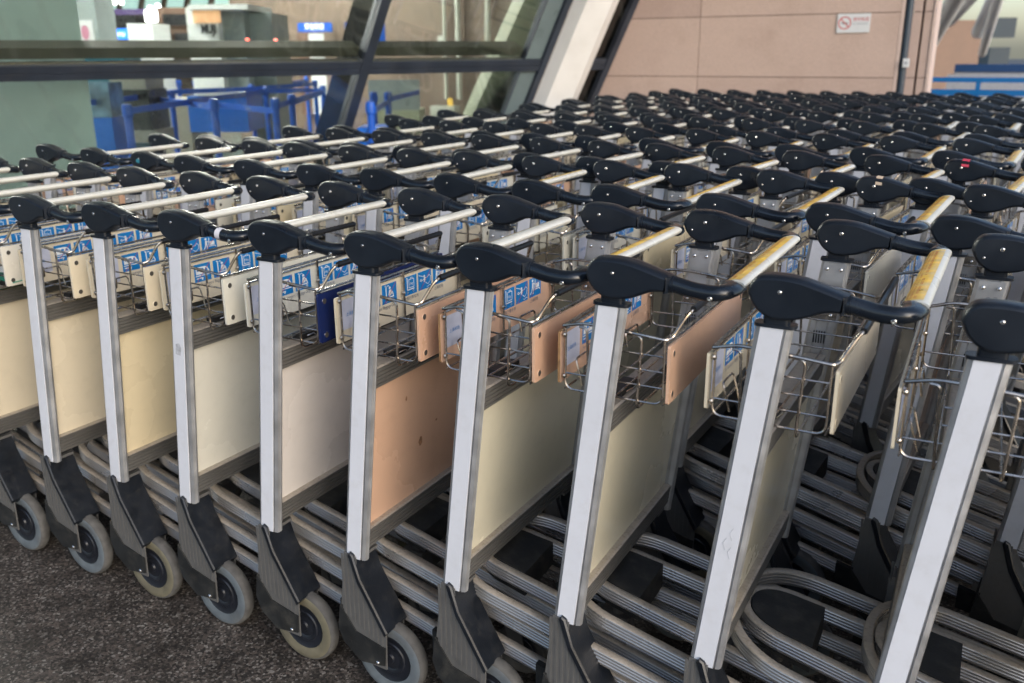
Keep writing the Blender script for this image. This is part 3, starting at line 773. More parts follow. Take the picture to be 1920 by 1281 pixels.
GU = Vector((0.412, 0.911, 0)).normalized(); GN0 = Vector((GU.y, -GU.x, 0)); GT = 0.406
GV = (GN0*GT+Vector((0, 0, 1))).normalized(); GN = (GN0-Vector((0, 0, 1))*GT).normalized(); G0 = Vector((-3.69, 2.41, 1.19))
def gp(u, v, w=0.0): return G0+GU*(u+0.19*v)+GV*v+GN*w
VB, VT = -1.27, 3.3
def gbox(mb, u0, u1, v0, v1, w0, w1, m):
    mb.hexa([gp(u0, v0, w0), gp(u1, v0, w0), gp(u1, v0, w1), gp(u0, v0, w1), gp(u0, v1, w0), gp(u1, v1, w0), gp(u1, v1, w1), gp(u0, v1, w1)], m)
# glass
def glass_mat(name, tint, smear=True):
    m = bpy.data.materials.new(name); m.use_nodes = True
    n = m.node_tree.nodes; l = m.node_tree.links; n.clear()
    out = n.new("ShaderNodeOutputMaterial"); tr = n.new("ShaderNodeBsdfTransparent"); tr.inputs[0].default_value = (*tint, 1)
    gl = n.new("ShaderNodeBsdfGlossy"); gl.inputs["Roughness"].default_value = 0.03; gl.inputs[0].default_value = (0.8, 0.85, 0.85, 1)
    df = n.new("ShaderNodeBsdfDiffuse"); df.inputs[0].default_value = (0.35, 0.37, 0.35, 1)
    fr = n.new("ShaderNodeFresnel"); fr.inputs[0].default_value = 1.5
    fm = n.new("ShaderNodeMath"); fm.operation = 'MULTIPLY_ADD'; fm.inputs[1].default_value = 1.3; fm.inputs[2].default_value = 0.02
    l.new(fr.outputs[0], fm.inputs[0])
    a = n.new("ShaderNodeMixShader"); l.new(fm.outputs[0], a.inputs[0]); l.new(tr.outputs[0], a.inputs[1]); l.new(gl.outputs[0], a.inputs[2])
    b = n.new("ShaderNodeMixShader"); l.new(a.outputs[0], b.inputs[1]); l.new(df.outputs[0], b.inputs[2])
    tc = n.new("ShaderNodeTexCoord"); nz = n.new("ShaderNodeTexNoise"); nz.inputs["Scale"].default_value = 3.5; nz.inputs["Detail"].default_value = 6
    nz.inputs["Distortion"].default_value = 1.5
    l.new(tc.outputs["Object"], nz.inputs["Vector"])
    wv = n.new("ShaderNodeTexWave"); wv.inputs["Scale"].default_value = 1.6; wv.inputs["Distortion"].default_value = 9; wv.inputs["Detail"].default_value = 0.6; wv.inputs["Detail Scale"].default_value = 0.7
    l.new(tc.outputs["Object"], wv.inputs["Vector"])
    wr = n.new("ShaderNodeMapRange"); wr.inputs[1].default_value = 0.93; wr.inputs[2].default_value = 1.0; wr.inputs[3].default_value = 0; wr.inputs[4].default_value = 0.04
    l.new(wv.outputs[0], wr.inputs[0])
    mr = n.new("ShaderNodeMapRange"); mr.inputs[1].default_value = 0.4; mr.inputs[2].default_value = 0.75; mr.inputs[3].default_value = 0.0; mr.inputs[4].default_value = 0.015
    l.new(nz.outputs[0], mr.inputs[0])
    ad = n.new("ShaderNodeMath"); ad.operation = 'ADD'; l.new(wr.outputs[0], ad.inputs[0]); l.new(mr.outputs[0], ad.inputs[1])
    l.new(ad.outputs[0], b.inputs[0]); l.new(b.outputs[0], out.inputs[0])
    return m
M['glass'] = glass_mat('window_glass', (0.82, 0.85, 0.83))
M['brownglass'] = glass_mat('brown_glass', (0.16, 0.13, 0.11))
wall = empty('glass_facade', gp(0, VB, 0)); tag(wall, 'outward leaning glass wall with dark grey frames beside the trolley rows', 'glass wall')
def wpart(name, mbb, par=wall, **k):
    me = mbb.mesh(name); o = link(name, me, par); o.location = -Vector(par.location) if par.parent is None else (0, 0, 0); return o
for (u0, u1, mm) in ((-4.4, -0.66, 'glass'), (-0.54, 2.575, 'glass'), (2.66, 4.21, 'glass'), (4.93, 5.19, 'brownglass')):
    for v0, v1 in ((VB+0.1, -0.002), (0.102, VT)):
        b = MB(); gbox(b, u0, u1, v0, v1, -0.008, 0.0, M[mm]); wpart('glass_pane', b)
for u0, u1 in ((-0.66, -0.54), (2.575, 2.66), (4.40, 4.468), (4.885, 4.93), (5.19, 5.262)):
    b = MB(); gbox(b, u0, u1, VB, VT, -0.06, 0.05, M['frame']); wpart('mullion', b)
    if u0 in (2.575, -0.66):
        b = MB(); gbox(b, u0+0.01, u0+0.03, VB, VT, -0.36, -0.061, M['fin']); gbox(b, u0+0.01, u0+0.06, VB, VT, -0.38, -0.361, M['fin']); wpart('mullion_fin', b)
b = MB(); gbox(b, 4.21, 4.40, VB, -0.003, -0.03, 0.01, M['greypanel']); gbox(b, 4.21, 4.40, 0.104, VT, -0.03, 0.01, M['greypanel']); gbox(b, 4.205, 4.2095, VB, VT, -0.05, 0.03, M['frame']); wpart('blank_panel', b)
for u0, u1 in ((-4.4, -0.661), (-0.539, 2.574), (2.661, 4.399), (4.931, 5.189)):
    b = MB(); gbox(b, u0, u1, 0, 0.045, -0.05, 0.042, M['frame']); gbox(b, u0, u1, 0.0455, 0.0525, -0.05, 0.034, M['frame']); gbox(b, u0, u1, 0.053, 0.1, -0.05, 0.038, M['frame']); wpart('transom', b)
    b = MB(); gbox(b, u0, u1, VB, VB+0.098, -0.05, 0.04, M['frame']); wpart('base_rail', b)
for u0, u1 in ((-4.4, -0.661), (-0.539, 2.574), (2.661, 4.20)):
    b = MB(); gbox(b, u0, u1, 0.108, 0.185, -0.20, -0.065, M['sill']); wpart('inner_sill', b)
# white raked steel column
b = MB()
sec = [(4.470, 0.055), (4.50, 0.19), (4.72, 0.27), (4.86, 0.20), (4.883, 0.056)]
b.add([gp(u, VB, w) for u, w in sec]+[gp(u, VT, w) for u, w in sec], [(i, (i+1) % 5, 5+(i+1) % 5, 5+i) for i in range(5)]+[(4, 3, 2, 1, 0), (5, 6, 7, 8, 9)], M['colw'])
tag(link('leaning_column', b.mesh('leaning_column')), 'white painted leaning steel column between dark window frames', 'column')

# rose granite wall with jointed slabs
WY = 7.2
b = MB(); xs = [-4.2, -2.30, -0.592, 1.118]; zs = [0, 0.075, 0.595, 1.115, 1.635, 2.155, 2.675, 3.195, 4.6]
for i in range(3):
    for j in range(len(zs)-1):
        x0 = max(xs[i], -1.95)
        if xs[i+1] < -1.9: continue
        b.box((x0+0.003, WY, zs[j]+0.003), (xs[i+1]-0.003, WY+0.04, zs[j+1]-0.003), M[['rose', 'rose2', 'rose3', 'rose', 'rose3'][(i*3+j*2) % 5]])
b.box((-1.95, WY+0.012, 0), (1.118, WY+0.35, 4.6), M['joint'])
b.box((1.1185, WY+0.0, 0), (1.145, WY+0.34, 4.6), M['rosepale'])
gw = link('granite_wall', b.mesh('granite_wall')); tag(gw, 'rose granite slab wall behind the last row of trolleys', 'wall')
b = MB()
for z0, z1 in zip(zs[:-1], zs[1:]):
    b.box((1.20, WY+0.05, z0+0.003), (1.272, WY+0.3, z1-0.003), M['rose']); b.box((1.292, WY+0.05, z0+0.003), (1.362, WY+0.3, z1-0.003), M['rose'])
b.box((1.21, WY+0.09, 0), (1.35, WY+0.29, 4.6), M['joint']); b.box((1.3625, WY+0.04, 0), (1.385, WY+0.31, 4.6), M['rosepale'])
tag(link('granite_pier', b.mesh('granite_pier')), 'narrow rose granite pier with dark vertical joint beside the drainpipe', 'pier')
M['pipe'] = mat('pipe_blue_grey', (0.028, 0.045, 0.068), 0.4, var=0.1)
b = MB(); b.tube([(1.176, WY+0.02, 0), (1.176, WY+0.02, 4.5)], 0.030, M['pipe'], 16)
for z in (0.6, 2.2, 3.6): b.tube([(1.176, WY+0.02, z), (1.176, WY+0.02, z+0.05)], 0.0335, M['pipe'], 16)
tag(link('drainpipe', b.mesh('drainpipe')), 'dark blue vertical drainpipe between granite wall and pier', 'pipe')
M['signw'] = mat('sign_white', (0.66, 0.68, 0.70), 0.4, var=0.02); M['signred'] = mat('sign_red', (0.60, 0.13, 0.14), 0.5)
M['signgrey'] = mat('sign_grey', (0.35, 0.37, 0.42), 0.5)
b = MB(); b.prism(rrect(1.16, 1.208, 1.20, 1.27, 0.004), lambda u, v, d: (u+0.02, d, v), WY-0.035, WY-0.006, M['signw']); b.box((1.19, WY-0.037, 1.225), (1.216, WY-0.0352, 1.245), M['signgrey'])
tag(link('switch_box', b.mesh('switch_box')), 'small white switch box fixed beside the drainpipe', 'switch box')
sg = empty('no_smoking_sign', (0.752, WY-0.004, 1.48)); tag(sg, 'white no smoking sign with red ring on granite wall', 'sign')
b = MB(); b.prism(rrect(-0.133, 0.133, 0, 0.152, 0.006), lambda u, v, d: (u, d, v), -0.006, 0.0, M['signw']); o = link('sign_plate', b.mesh('sign_plate'), sg)
b = MB(); c = (-0.072, 0.078)
vs = []; N = 28
for r_ in (0.053, 0.043): vs += [(c[0]+r_*cos(2*pi*i/N), -0.0066, c[1]+r_*sin(2*pi*i/N)) for i in range(N)]
b.add(vs, [(i, (i+1) % N, N+(i+1) % N, N+i) for i in range(N)], M['signred'])
b.add([(c[0]+x*1.0, -0.0069, c[1]+z) for x, z in ((-0.036, 0.030), (-0.030, 0.036), (0.036, -0.030), (0.030, -0.036))], [(0, 1, 2, 3)], M['signred'])
b.add([(c[0]-0.024, -0.0066, c[1]-0.006), (c[0]+0.026, -0.0066, c[1]-0.006), (c[0]+0.026, -0.0066, c[1]+0.002), (c[0]-0.024, -0.0066, c[1]+0.002)], [(0, 1, 2, 3)], M['black'])
vs, fs = text_mesh("请勿吸烟", 0.034, None); b.add([(-0.008+p[0]*0.95, -0.0066, 0.094+p[1]) for p in vs], fs, M['signred'])
vs, fs = text_mesh("NO SMOKING", 0.021, None); b.add([(-0.008+p[0]*0.9, -0.0066, 0.064+p[1]) for p in vs], fs, M['signgrey'])
link('sign_print', b.mesh('sign_print', fixn=False), sg)

# unseen canopy over the trolley park, added and sized to block overhead light
b = MB(); b.box((-7, -3.6, 5.4), (2.2, 12.5, 5.7), M['canopy'])
for i in range(7): b.box((-7, -3.4+i*2.4, 5.15), (2.2, -3.2+i*2.4, 5.398), M['canopy'])
kind(link('unseen_canopy', b.mesh('unseen_canopy')))

# ------------------------------------------------------------------ beyond the wall end: forecourt with blue railings
M['railblue'] = mat('railing_blue', (0.003, 0.11, 0.33), 0.35, var=0.05)
M['railblue2'] = mat('railing_blue_dark', (0.012, 0.05, 0.15), 0.4)
rl = empty('blue_railing', (1.9, 13.5, 0)); tag(rl, 'bright blue two-rail railing beyond the end of the granite wall', 'railing')
b = MB(); b.box((-1.5, -0.03, 0.90), (5, 0.03, 0.966), M['railblue']); link('railing_bar', b.mesh('railing_bar'), rl)
b = MB(); b.box((-1.5, -0.03, 0.72), (5, 0.03, 0.80), M['railblue']); link('railing_bar', b.mesh('railing_bar'), rl)
for x in (-1.2, -0.55, 1.0, 2.6, 4.2):
    b = MB(); b.box((x-0.03, -0.025, 0), (x+0.03, 0.025, 0.899), M['railblue']); link('railing_post', b.mesh('railing_post'), rl)
b = MB(); b.box((0.1, 24, 0), (9, 24.3, 0.83), M['signgrey']); b.box((0.1, 23.96, 0.832), (9, 24.34, 1.01), M['railblue2'])
tag(link('low_barrier', b.mesh('low_barrier')), 'grey low barrier with dark blue cap beyond the railing', 'barrier')
b = MB(); b.box((0.35, 19.8, 0), (9, 20.1, 0.86), M['signgrey']); tag(link('kerb_wall', b.mesh('kerb_wall')), 'long pale low kerb wall behind the blue railing', 'low wall')
def quadbox(name, px0, px1, py0, py1, D, depth, m, label, cat, z0=None, parent=None):
    """an upright box, facing the viewpoint's side of the hall, D metres in: real size from its distance"""
    pm = (max(py0, 0)+min(py1, 180))/2; a, a2 = at(px0, pm, D), at(px1, pm, D); a.z = a2.z = at((px0+px1)/2, py1, D).z; dx = Vector((a2.x-a.x, a2.y-a.y, 0)); w = dx.length; ux = dx.normalized(); uy = Vector((-ux.y, ux.x, 0))
    zb = a.z if z0 is None else z0; zt = at((px0+px1)/2, py0, D).z
    h = zt-zb
    mbb = MB(); mbb.box((-w/2, 0, 0), (w/2, depth, h), m)
    o = bpy.data.objects.new(name, mbb.mesh(name)); COL.objects.link(o)
    o.location = Vector(((a.x+a2.x)/2, (a.y+a2.y)/2, zb)); o.rotation_euler = (0, 0, atan2(ux.y, ux.x))
    if label: tag(o, label, cat)
    return o, w, h
M['farrose'] = mat('far_rose_wall', (0.30, 0.20, 0.15), 0.7, var=0.08, scale=3)
M['board'] = mat('dark_board', (0.035, 0.06, 0.085), 0.5)
M['pale'] = mat('pale_beam', (0.80, 0.80, 0.79), 0.5)
quadbox('terminal_wall', 1745, 1838, 38, 130, 30, 1.0, M['farrose'], 'brown stone terminal wall far beyond the railing', 'wall', 0)
quadbox('information_board', 1862, 1905, 33, 71, 33, 0.3, M['board'], 'dark slate hanging board against the bright sky far right', 'board')
quadbox('parked_coach', 1854, 1892, 89, 128, 34, 3.0, M['board'], 'dark coach standing in the forecourt far beyond the railing', 'coach', 0.35)
for i, (p0, p1, q0, q1, w) in enumerate(((1742, 88, 1790, 0, 0.5), (1760, 50, 1815, -40, 0.4), (1780, 40, 1850, -40, 0.5), (1835, 60, 1885, -40, 0.6), (1842, 100, 1862, 30, 0.35))):
    A, Bq = at(p0, p1, 24+i), at(q0, q1, 17+i)
    b = MB(); b.tube([A, A+(Bq-A)*2.2], w*0.32, M['pale'], 12)
    tag(link('roof_strut', b.mesh('roof_strut')), None, None)
    o = bpy.context.scene.objects['roof_strut' if i == 0 else 'roof_strut.%03d' % i]
    tag(o, ['white strut springing from behind the granite pier', 'white strut crossing high over the terminal wall', 'pale strut slanting above the middle of the terminal wall', 'thick white strut beside the dark hanging board', 'short thin white strut near the coach'][i], 'roof strut', 'white roof struts of the far terminal')
b = MB()
for i in range(10): b.box((-3, 27+i*3.2, 4.7), (14, 27.4+i*3.2, 5.198), M['pale'])
kind(link('forecourt_roof', b.mesh('forecourt_roof')))

# ------------------------------------------------------------------ inside the hall behind the glass
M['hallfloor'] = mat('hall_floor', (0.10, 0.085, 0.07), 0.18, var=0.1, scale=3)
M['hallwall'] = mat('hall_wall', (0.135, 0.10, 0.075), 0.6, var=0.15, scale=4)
M['hallceil'] = mat('hall_ceiling', (0.4, 0.42, 0.4), 0.7)
M['frost'] = mat('frosted_screen', (0.60, 0.76, 0.74), 0.3, var=0.08, scale=2)
M['kiosk'] = mat('kiosk_white', (0.62, 0.66, 0.66), 0.5, var=0.05)
M['kioskgrey'] = mat('kiosk_grey', (0.24, 0.29, 0.29), 0.5)
M['blackm'] = mat('machine_black', (0.008, 0.009, 0.011), 0.3)
M['creamm'] = mat('machine_cream', (0.30, 0.29, 0.24), 0.5)
M['bluem'] = mat('belt_blue', (0.003, 0.085, 0.48), 0.4)
M['bluec'] = mat('counter_blue', (0.003, 0.12, 0.52), 0.35)
M['teal'] = mat('teal_top', (0.01, 0.12, 0.17), 0.4); M['brown'] = mat('shopfront_brown', (0.13, 0.075, 0.05), 0.6); M['pink'] = mat('pink_print', (0.5, 0.2, 0.3), 0.6)
M['raked'] = mat('raked_column', (0.36, 0.40, 0.28), 0.5, var=0.05); M['purple'] = mat('purple_fascia', (0.05, 0.03, 0.12), 0.5)
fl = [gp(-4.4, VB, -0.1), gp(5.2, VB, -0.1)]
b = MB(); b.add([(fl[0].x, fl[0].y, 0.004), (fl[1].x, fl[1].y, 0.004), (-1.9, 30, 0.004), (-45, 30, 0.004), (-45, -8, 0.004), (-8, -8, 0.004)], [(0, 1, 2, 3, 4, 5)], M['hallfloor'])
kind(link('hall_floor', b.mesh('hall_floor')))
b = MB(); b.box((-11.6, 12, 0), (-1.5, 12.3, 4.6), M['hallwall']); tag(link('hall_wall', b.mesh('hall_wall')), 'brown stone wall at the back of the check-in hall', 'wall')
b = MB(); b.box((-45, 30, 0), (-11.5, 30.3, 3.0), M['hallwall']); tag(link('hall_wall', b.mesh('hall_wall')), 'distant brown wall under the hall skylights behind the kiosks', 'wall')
b = MB(); b.box((-45, -8, 4.95), (-7.05, 30, 5.1), M['hallceil']); b.box((-7.0, 12.6, 4.95), (-1.5, 30, 5.1), M['hallceil']); kind(link('hall_ceiling', b.mesh('hall_ceiling')))
M['lamp'] = emis('added_hall_glow', (1.0, 0.95, 0.88), 125.0)  # glow for unseen panels added to brighten the hall interior
for i, (x, y) in enumerate([(-9, 2), (-9, 6), (-9, 10), (-13, 2), (-13, 8), (-13, 14), (-18, 4), (-18, 12), (-18, 20), (-24, 8), (-24, 18), (-24, 26)]):
    b = MB(); b.box((x-0.8, y-0.3, 4.86), (x+0.8, y+0.3, 4.94), M['lamp']); o = link('added_ceiling_light', b.mesh('added_ceiling_light'))
    tag(o, '%s unseen ceiling light panel added in the %s line over the check-in hall' % (['first', 'second', 'third'][i % 3], ['nearest', 'second', 'third', 'farthest'][i//3]), 'lamp', 'added light panels on the hall ceiling')
M['skyl'] = emis('skylight_glow', (0.55, 0.80, 0.76), 0.75)
b = MB(); b.box((-45, 30.32, 3.0), (-11.5, 30.4, 4.9), M['skyl'])
for i in range(22): b.hexa([(-45+i*1.6, 30.1, 3.0), (-44.8+i*1.6, 30.1, 3.0), (-44.8+i*1.6, 30.3, 3.0), (-45+i*1.6, 30.3, 3.0), (-44.2+i*1.6, 30.1, 4.9), (-44.0+i*1.6, 30.1, 4.9), (-44.0+i*1.6, 30.3, 4.9), (-44.2+i*1.6, 30.3, 4.9)], M['brown'])
tag(link('skylight_band', b.mesh('skylight_band')), 'glowing band of greenish skylights between brown beams in the hall', 'window')

# frosted screen just inside the glass
b = MB(); a, c = at(-260, 100, 7.4), at(157, 100, 6.9)
b.hexa([(a.x, a.y, 0.004), (c.x, c.y, 0.004), (c.x-0.03, c.y+0.02, 0.004), (a.x-0.03, a.y+0.02, 0.004), (a.x, a.y, 3.6), (c.x, c.y, 3.6), (c.x-0.03, c.y+0.02, 3.6), (a.x-0.03, a.y+0.02, 3.6)], M['frost'])
tag(link('frosted_screen', b.mesh('frosted_screen')), 'grey-green frosted screen standing just inside the window', 'screen')
quadbox('stone_pillar', 136, 188, -60, 250, 12.5, 0.6, M['kioskgrey'], 'grey stone pillar behind the frosted screen', 'pillar', 0)
o, w, h = quadbox('pillar_poster', 149, 174, 38, 78, 12.3, 0.02, M['signw'], 'small white poster with pink emblem on the grey pillar', 'poster')
b = MB(); disc_ = [(-0.012+0.05*cos(2*pi*i/16), -0.004, h*0.42+0.09*sin(2*pi*i/16)) for i in range(16)]; b.add(disc_, [tuple(range(16))], M['pink']); link('emblem', b.mesh('emblem', fixn=False), o)
quadbox('teal_counter', 146, 236, 80, 250, 11.2, 0.5, M['teal'], 'teal topped counter inside the hall behind the belts', 'counter', 0)
o, w, h = quadbox('service_kiosk', 192, 262, 28, 250, 15, 1.0, M['blackm'], 'dark service kiosk under the lit blue sign', 'kiosk', 0)
M['bluesign'] = emis('blue_sign_light', (0.01, 0.14, 0.75), 1.6); M['whitesign'] = emis('white_sign_light', (0.85, 0.92, 1.0), 2.2)
o, w, h = quadbox('lit_sign', 194, 242, 54, 74, 14, 0.06, M['bluesign'], 'glowing blue hanging sign with white writing in the hall', 'sign')
vs, fs = text_mesh("到达 ARRIVALS", 0.072, None); b = MB()
b.add([(-w/2+0.02+p[0]*0.62, -0.004, h*0.32+p[1]) for p in vs], fs, M['whitesign']); link('sign_text', b.mesh('sign_text', fixn=False), o)
quadbox('purple_fascia', 204, 276, 17, 28, 16, 0.3, M['purple'], 'purple shop fascia above the dark service kiosk', 'fascia')
quadbox('white_machine', 246, 293, 44, 250, 13.6, 0.7, M['kiosk'], 'tall white rounded machine next to the blue sign', 'machine', 0)
M['lampw'] = emis('white_lantern', (1, 1, 1), 5); M['lampy'] = emis('yellow_lamp', (1, 0.75, 0.25), 4); M['lampr'] = emis('red_lamp', (1, 0.12, 0.08), 4); M['lampb'] = emis('violet_lamp', (0.4, 0.4, 1), 2)
def bulb(px, py, D, r, m, label):
    b = MB(); b.ball((0, 0, 0), r, m, 12); o = link('small_lamp', b.mesh('small_lamp')); o.location = at(px, py, D); tag(o, label, 'lamp'); return o
b = MB(); b.prism(rrect(-0.07, 0.07, 0, 0.16, 0.03), lambda u, v, d: (u, d, v), -0.05, 0.05, M['lampw']); b.tube([(0, 0, 0.16), (0, 0, 0.21)], 0.03, M['lampw'], 10)
o = link('hanging_lantern', b.mesh('hanging_lantern')); o.location = at(285, 42, 13); tag(o, 'bright white hanging lantern above the white machine', 'lantern')
bulb(333, 85, 13, 0.034, M['lampy'], 'left one of two round yellow lamps by the shopfront')
bulb(351, 85, 13, 0.034, M['lampy'], 'right one of two round yellow lamps by the shopfront')
bulb(464, 75, 12.5, 0.024, M['lampr'], 'red lamp at the near edge of the grey booth')
bulb(517, 76, 12.5, 0.024, M['lampr'], 'red lamp at the far edge of the grey booth')
bulb(195, 16, 13, 0.03, M['lampr'], 'reddish lamp above the blue hanging sign')
bulb(214, 4, 20, 0.06, M['lampw'], 'first white lamp of the pair under the skylights'); bulb(228, 5, 20, 0.05, M['lampw'], 'second white lamp of the pair under the skylights')
bulb(296, 12, 20, 0.06, M['lampw'], 'lone white lamp above the hanging lantern')
bulb(295, 87, 13, 0.025, M['lampb'], 'small violet lamp next to the white machine'); bulb(311, 87, 13, 0.022, M['lampb'], 'small violet lamp near the shopfront')
sf = empty('shopfront', at(330, 250, 16).xy.to_3d()); tag(sf, 'brown framed shopfront with dark windows left of the white booth', 'shopfront')
def relq(name, px0, px1, py0, py1, D, depth, m, par):
    o, w, h = quadbox(name, px0, px1, py0, py1, D, depth, m, None, None); o.parent = par; o.location = o.location-par.location; return o
relq('shop_frame', 292, 366, 14, 100, 16, 0.3, M['brown'], sf); relq('shop_window', 305, 360, 26, 48, 15.9, 0.05, M['blackm'], sf); relq('shop_window', 308, 322, 62, 90, 15.9, 0.05, M['blackm'], sf); relq('shop_window', 328, 358, 62, 90, 15.9, 0.05, M['blackm'], sf)
bt = empty('white_booth', at(410, 250, 13).xy.to_3d()); tag(bt, 'white booth with orange panel and four large grey letters', 'booth')
relq('booth_wall', 356, 414, 14, 240, 13, 1.2, M['kiosk'], bt); relq('booth_side', 415, 462, 18, 240, 13.2, 1.2, M['kioskgrey'], bt); relq('booth_cornice', 352, 464, 8, 18, 12.9, 1.3, M['kiosk'], bt)
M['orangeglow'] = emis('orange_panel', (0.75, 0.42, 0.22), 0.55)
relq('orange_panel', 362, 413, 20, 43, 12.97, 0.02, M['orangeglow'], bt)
lt, w, h = quadbox('booth_letters', 379, 413, 46, 63, 12.96, 0.01, M['kiosk'], None, None)
bpy.data.objects.remove(lt)
vs, fs = text_mesh("MUJI", 0.165, None, ext=0.01, off=0.006); b = MB(); b.add([(p[0]*0.62, -p[2], p[1]) for p in vs], fs, M['kioskgrey']); M['lettergrey'] = mat('letter_grey', (0.02, 0.024, 0.026), 0.5); b.mats = [M['lettergrey']]
o = link('booth_letters', b.mesh('booth_letters'), bt); p0 = at(378, 63, 12.94); p1 = at(413, 63, 12.94); o.location = p0-bt.location; o.rotation_euler = (0, 0, atan2(p1.y-p0.y, p1.x-p0.x))
quadbox('grey_booth', 466, 514, 24, 240, 13.5, 1.0, M['kioskgrey'], 'plain grey-green booth between the two red lamps', 'booth', 0)
ds = empty('staff_doorway', at(592, 250, 17).xy.to_3d()); tag(ds, 'doorway with pale door under a dark blue sign', 'doorway')
relq('door_recess', 560, 626, 60, 215, 17.4, 0.05, M['brown'], ds); relq('door_leaf', 582, 624, 63, 215, 17.3, 0.04, M['kiosk'], ds); dsn = relq('door_sign', 558, 622, 43, 60, 17.0, 0.05, M['bluem'], ds)
vs, fs = text_mesh("安全检查", 0.11, None); b = MB(); b.add([(-0.18+p[0]*0.8, -0.006, 0.05+p[1]) for p in vs], fs, M['whitesign']); link('sign_text', b.mesh('sign_text', fixn=False), dsn)
quadbox('blue_poster', 647, 722, 42, 94, 15.5, 0.05, M['bluem'], 'tall plain blue panel behind the dark mullion', 'panel')
# machines and counters, lower zone
am = empty('ticket_machine', at(240, 268, 9.2).xy.to_3d()); tag(am, 'black ticket machine with cream head and base behind the belts', 'machine')
relq('machine_head', 205, 272, 143, 168, 9.2, 0.5, M['creamm'], am); relq('machine_body', 204, 278, 168.5, 245, 9.2, 0.5, M['blackm'], am); relq('machine_base', 212, 288, 245.5, 268, 9.2, 0.5, M['creamm'], am)
quadbox('blue_stand', 163, 206, 221, 300, 8.2, 0.35, M['bluec'], 'blue box stand under the clear dispenser', 'stand', 0.004)
M['bottle'] = mat('clear_blue_plastic', (0.12, 0.2, 0.28), 0.15, var=0.5, scale=8)
quadbox('dispenser', 160, 203, 155, 220, 8.2, 0.3, M['bottle'], 'clear blue dispenser box standing on the blue stand', 'dispenser')
ct = empty('blue_counter', at(410, 250, 11).xy.to_3d()); tag(ct, 'blue check-in counter with white top behind the belts', 'counter')
relq('counter_body', 350, 461, 180, 248, 11, 0.7, M['bluec'], ct); relq('counter_top', 368, 463, 173, 179.5, 10.97, 0.8, M['kiosk'], ct)
quadbox('white_counter', 288, 352, 186, 262, 12.5, 0.6, M['creamm'], 'pale check-in counter left of the blue one', 'counter', 0)
quadbox('grey_cabinet', 466, 520, 145, 235, 13.5, 0.6, M['kioskgrey'], 'grey cabinet right of the blue counter', 'cabinet', 0)
quadbox('long_counter', 690, 786, 208, 262, 13, 0.8, M['raked'], 'low pale green counter right of the leaning mullion', 'counter', 0)
quadbox('glass_screen', 690, 786, 150, 207, 13.02, 0.05, M['kioskgrey'], 'grey-green screen above the low pale counter', 'screen')
quadbox('blue_crate', 668, 720, 240, 262, 7.4, 0.4, M['bluec'], 'blue crate on the floor inside right of the leaning mullion', 'crate', 0.3)
# queue barriers
def qpost(px, py, i, big=1.0):
    D = 0.385*FPX/(py-(106-px*0.0066)) if py > 110 else 14
    p = at(px, py, D)
    r = empty('queue_post', (p.x, p.y, 0.004)); h = p.z-0.004
    b = MB(); b.tube([(0, 0, 0.02), (0, 0, h-0.06)], 0.03, M['bluem'], 14); link('post', b.mesh('post'), r)
    b = MB(); b.lathe([(0, h), (0.035, h-0.005), (0.04, h-0.03), (0.04, h-0.09), (0.031, h-0.1)], lambda a, c, d: (a, c, d), M['bluem'], 16); link('belt_head', b.mesh('belt_head'), r)
    b = MB(); b.lathe([(0, 0.03), (0.05, 0.028), (0.15, 0.012), (0.16, 0)], lambda a, c, d: (a, c, d), M['bluem'], 20); link('base', b.mesh('base'), r)
    tag(r, QL[i], 'queue post', 'blue belt posts in the check-in hall'); return Vector((p.x, p.y, h))
QL = ['blue queue post in front of the black ticket machine', 'blue queue post left of the blue counter', 'blue queue post right of the blue counter',
      'nearer thick blue queue post right of the blue counter', 'thin blue queue post beside the brown wall', 'blue queue post with its foot showing on the hall floor', 'blue queue post just left of the dark mullion fin',
      'distant blue queue post above the blue counter', 'blue queue post just right of the dark mullion', 'middle blue queue post right of the mullion', 'rightmost blue queue post by the low counter', 'far thin blue queue post between the counters', 'queue post in front of the pale counter', 'queue post standing before the blue counter front', 'queue post close to the grey cabinet', 'queue post seen over the middle of the brown wall', 'short queue post beside the thick one']
Q = [qpost(px, py, i) for i, (px, py) in enumerate([(237, 195), (320, 168), (497, 162), (515, 183), (533, 147), (574, 143), (605, 160), (365, 150), (694, 190), (700, 172), (727, 172), (334, 150), (290, 172), (400, 185), (470, 158), (590, 150), (546, 176)])]
def belt(a, b_, z, label, txt=True):
    A, B_ = Vector((a.x, a.y, z)), Vector((b_.x, b_.y, z)); d = (B_-A).normalized(); L = (B_-A).length; nn = Vector((-d.y, d.x, 0))*0.002
    r = MB(); A2, B2 = A+d*0.03, B_-d*0.03
    r.hexa([A2-nn, B2-nn, B2+nn, A2+nn, A2-nn+Vector((0, 0, 0.05)), B2-nn+Vector((0, 0, 0.05)), B2+nn+Vector((0, 0, 0.05)), A2+nn+Vector((0, 0, 0.05))], M['bluem'])
    o = link('queue_belt', r.mesh('queue_belt')); tag(o, label, 'queue belt', 'blue belts between the queue posts')
    if txt:
        vs, fs = text_mesh("上海机场", 0.035, None); t = MB(); s = nn.normalized()
        side = -1 if s.dot(CAM-A) < 0 else 1; dd = d if side < 0 else -d
        dd = d if (Vector((dd.x, dd.y, 0)).dot(RIGHT) > 0) == (d.dot(RIGHT) > 0) else -d
        if d.dot(RIGHT) < 0: dd = -d
        else: dd = d
        for f_ in ((0.35, 0.75) if L > 1.4 else (0.45,)):
            c0 = A+d*L*f_+s*side*0.0035
            t.add([c0+dd*p[0]+Vector((0, 0, 0.01+p[1]*0.9)) for p in vs], fs, M['signgrey'])
        me = t.mesh('belt_print', fixn=False); link('belt_print', me, o)
    return o
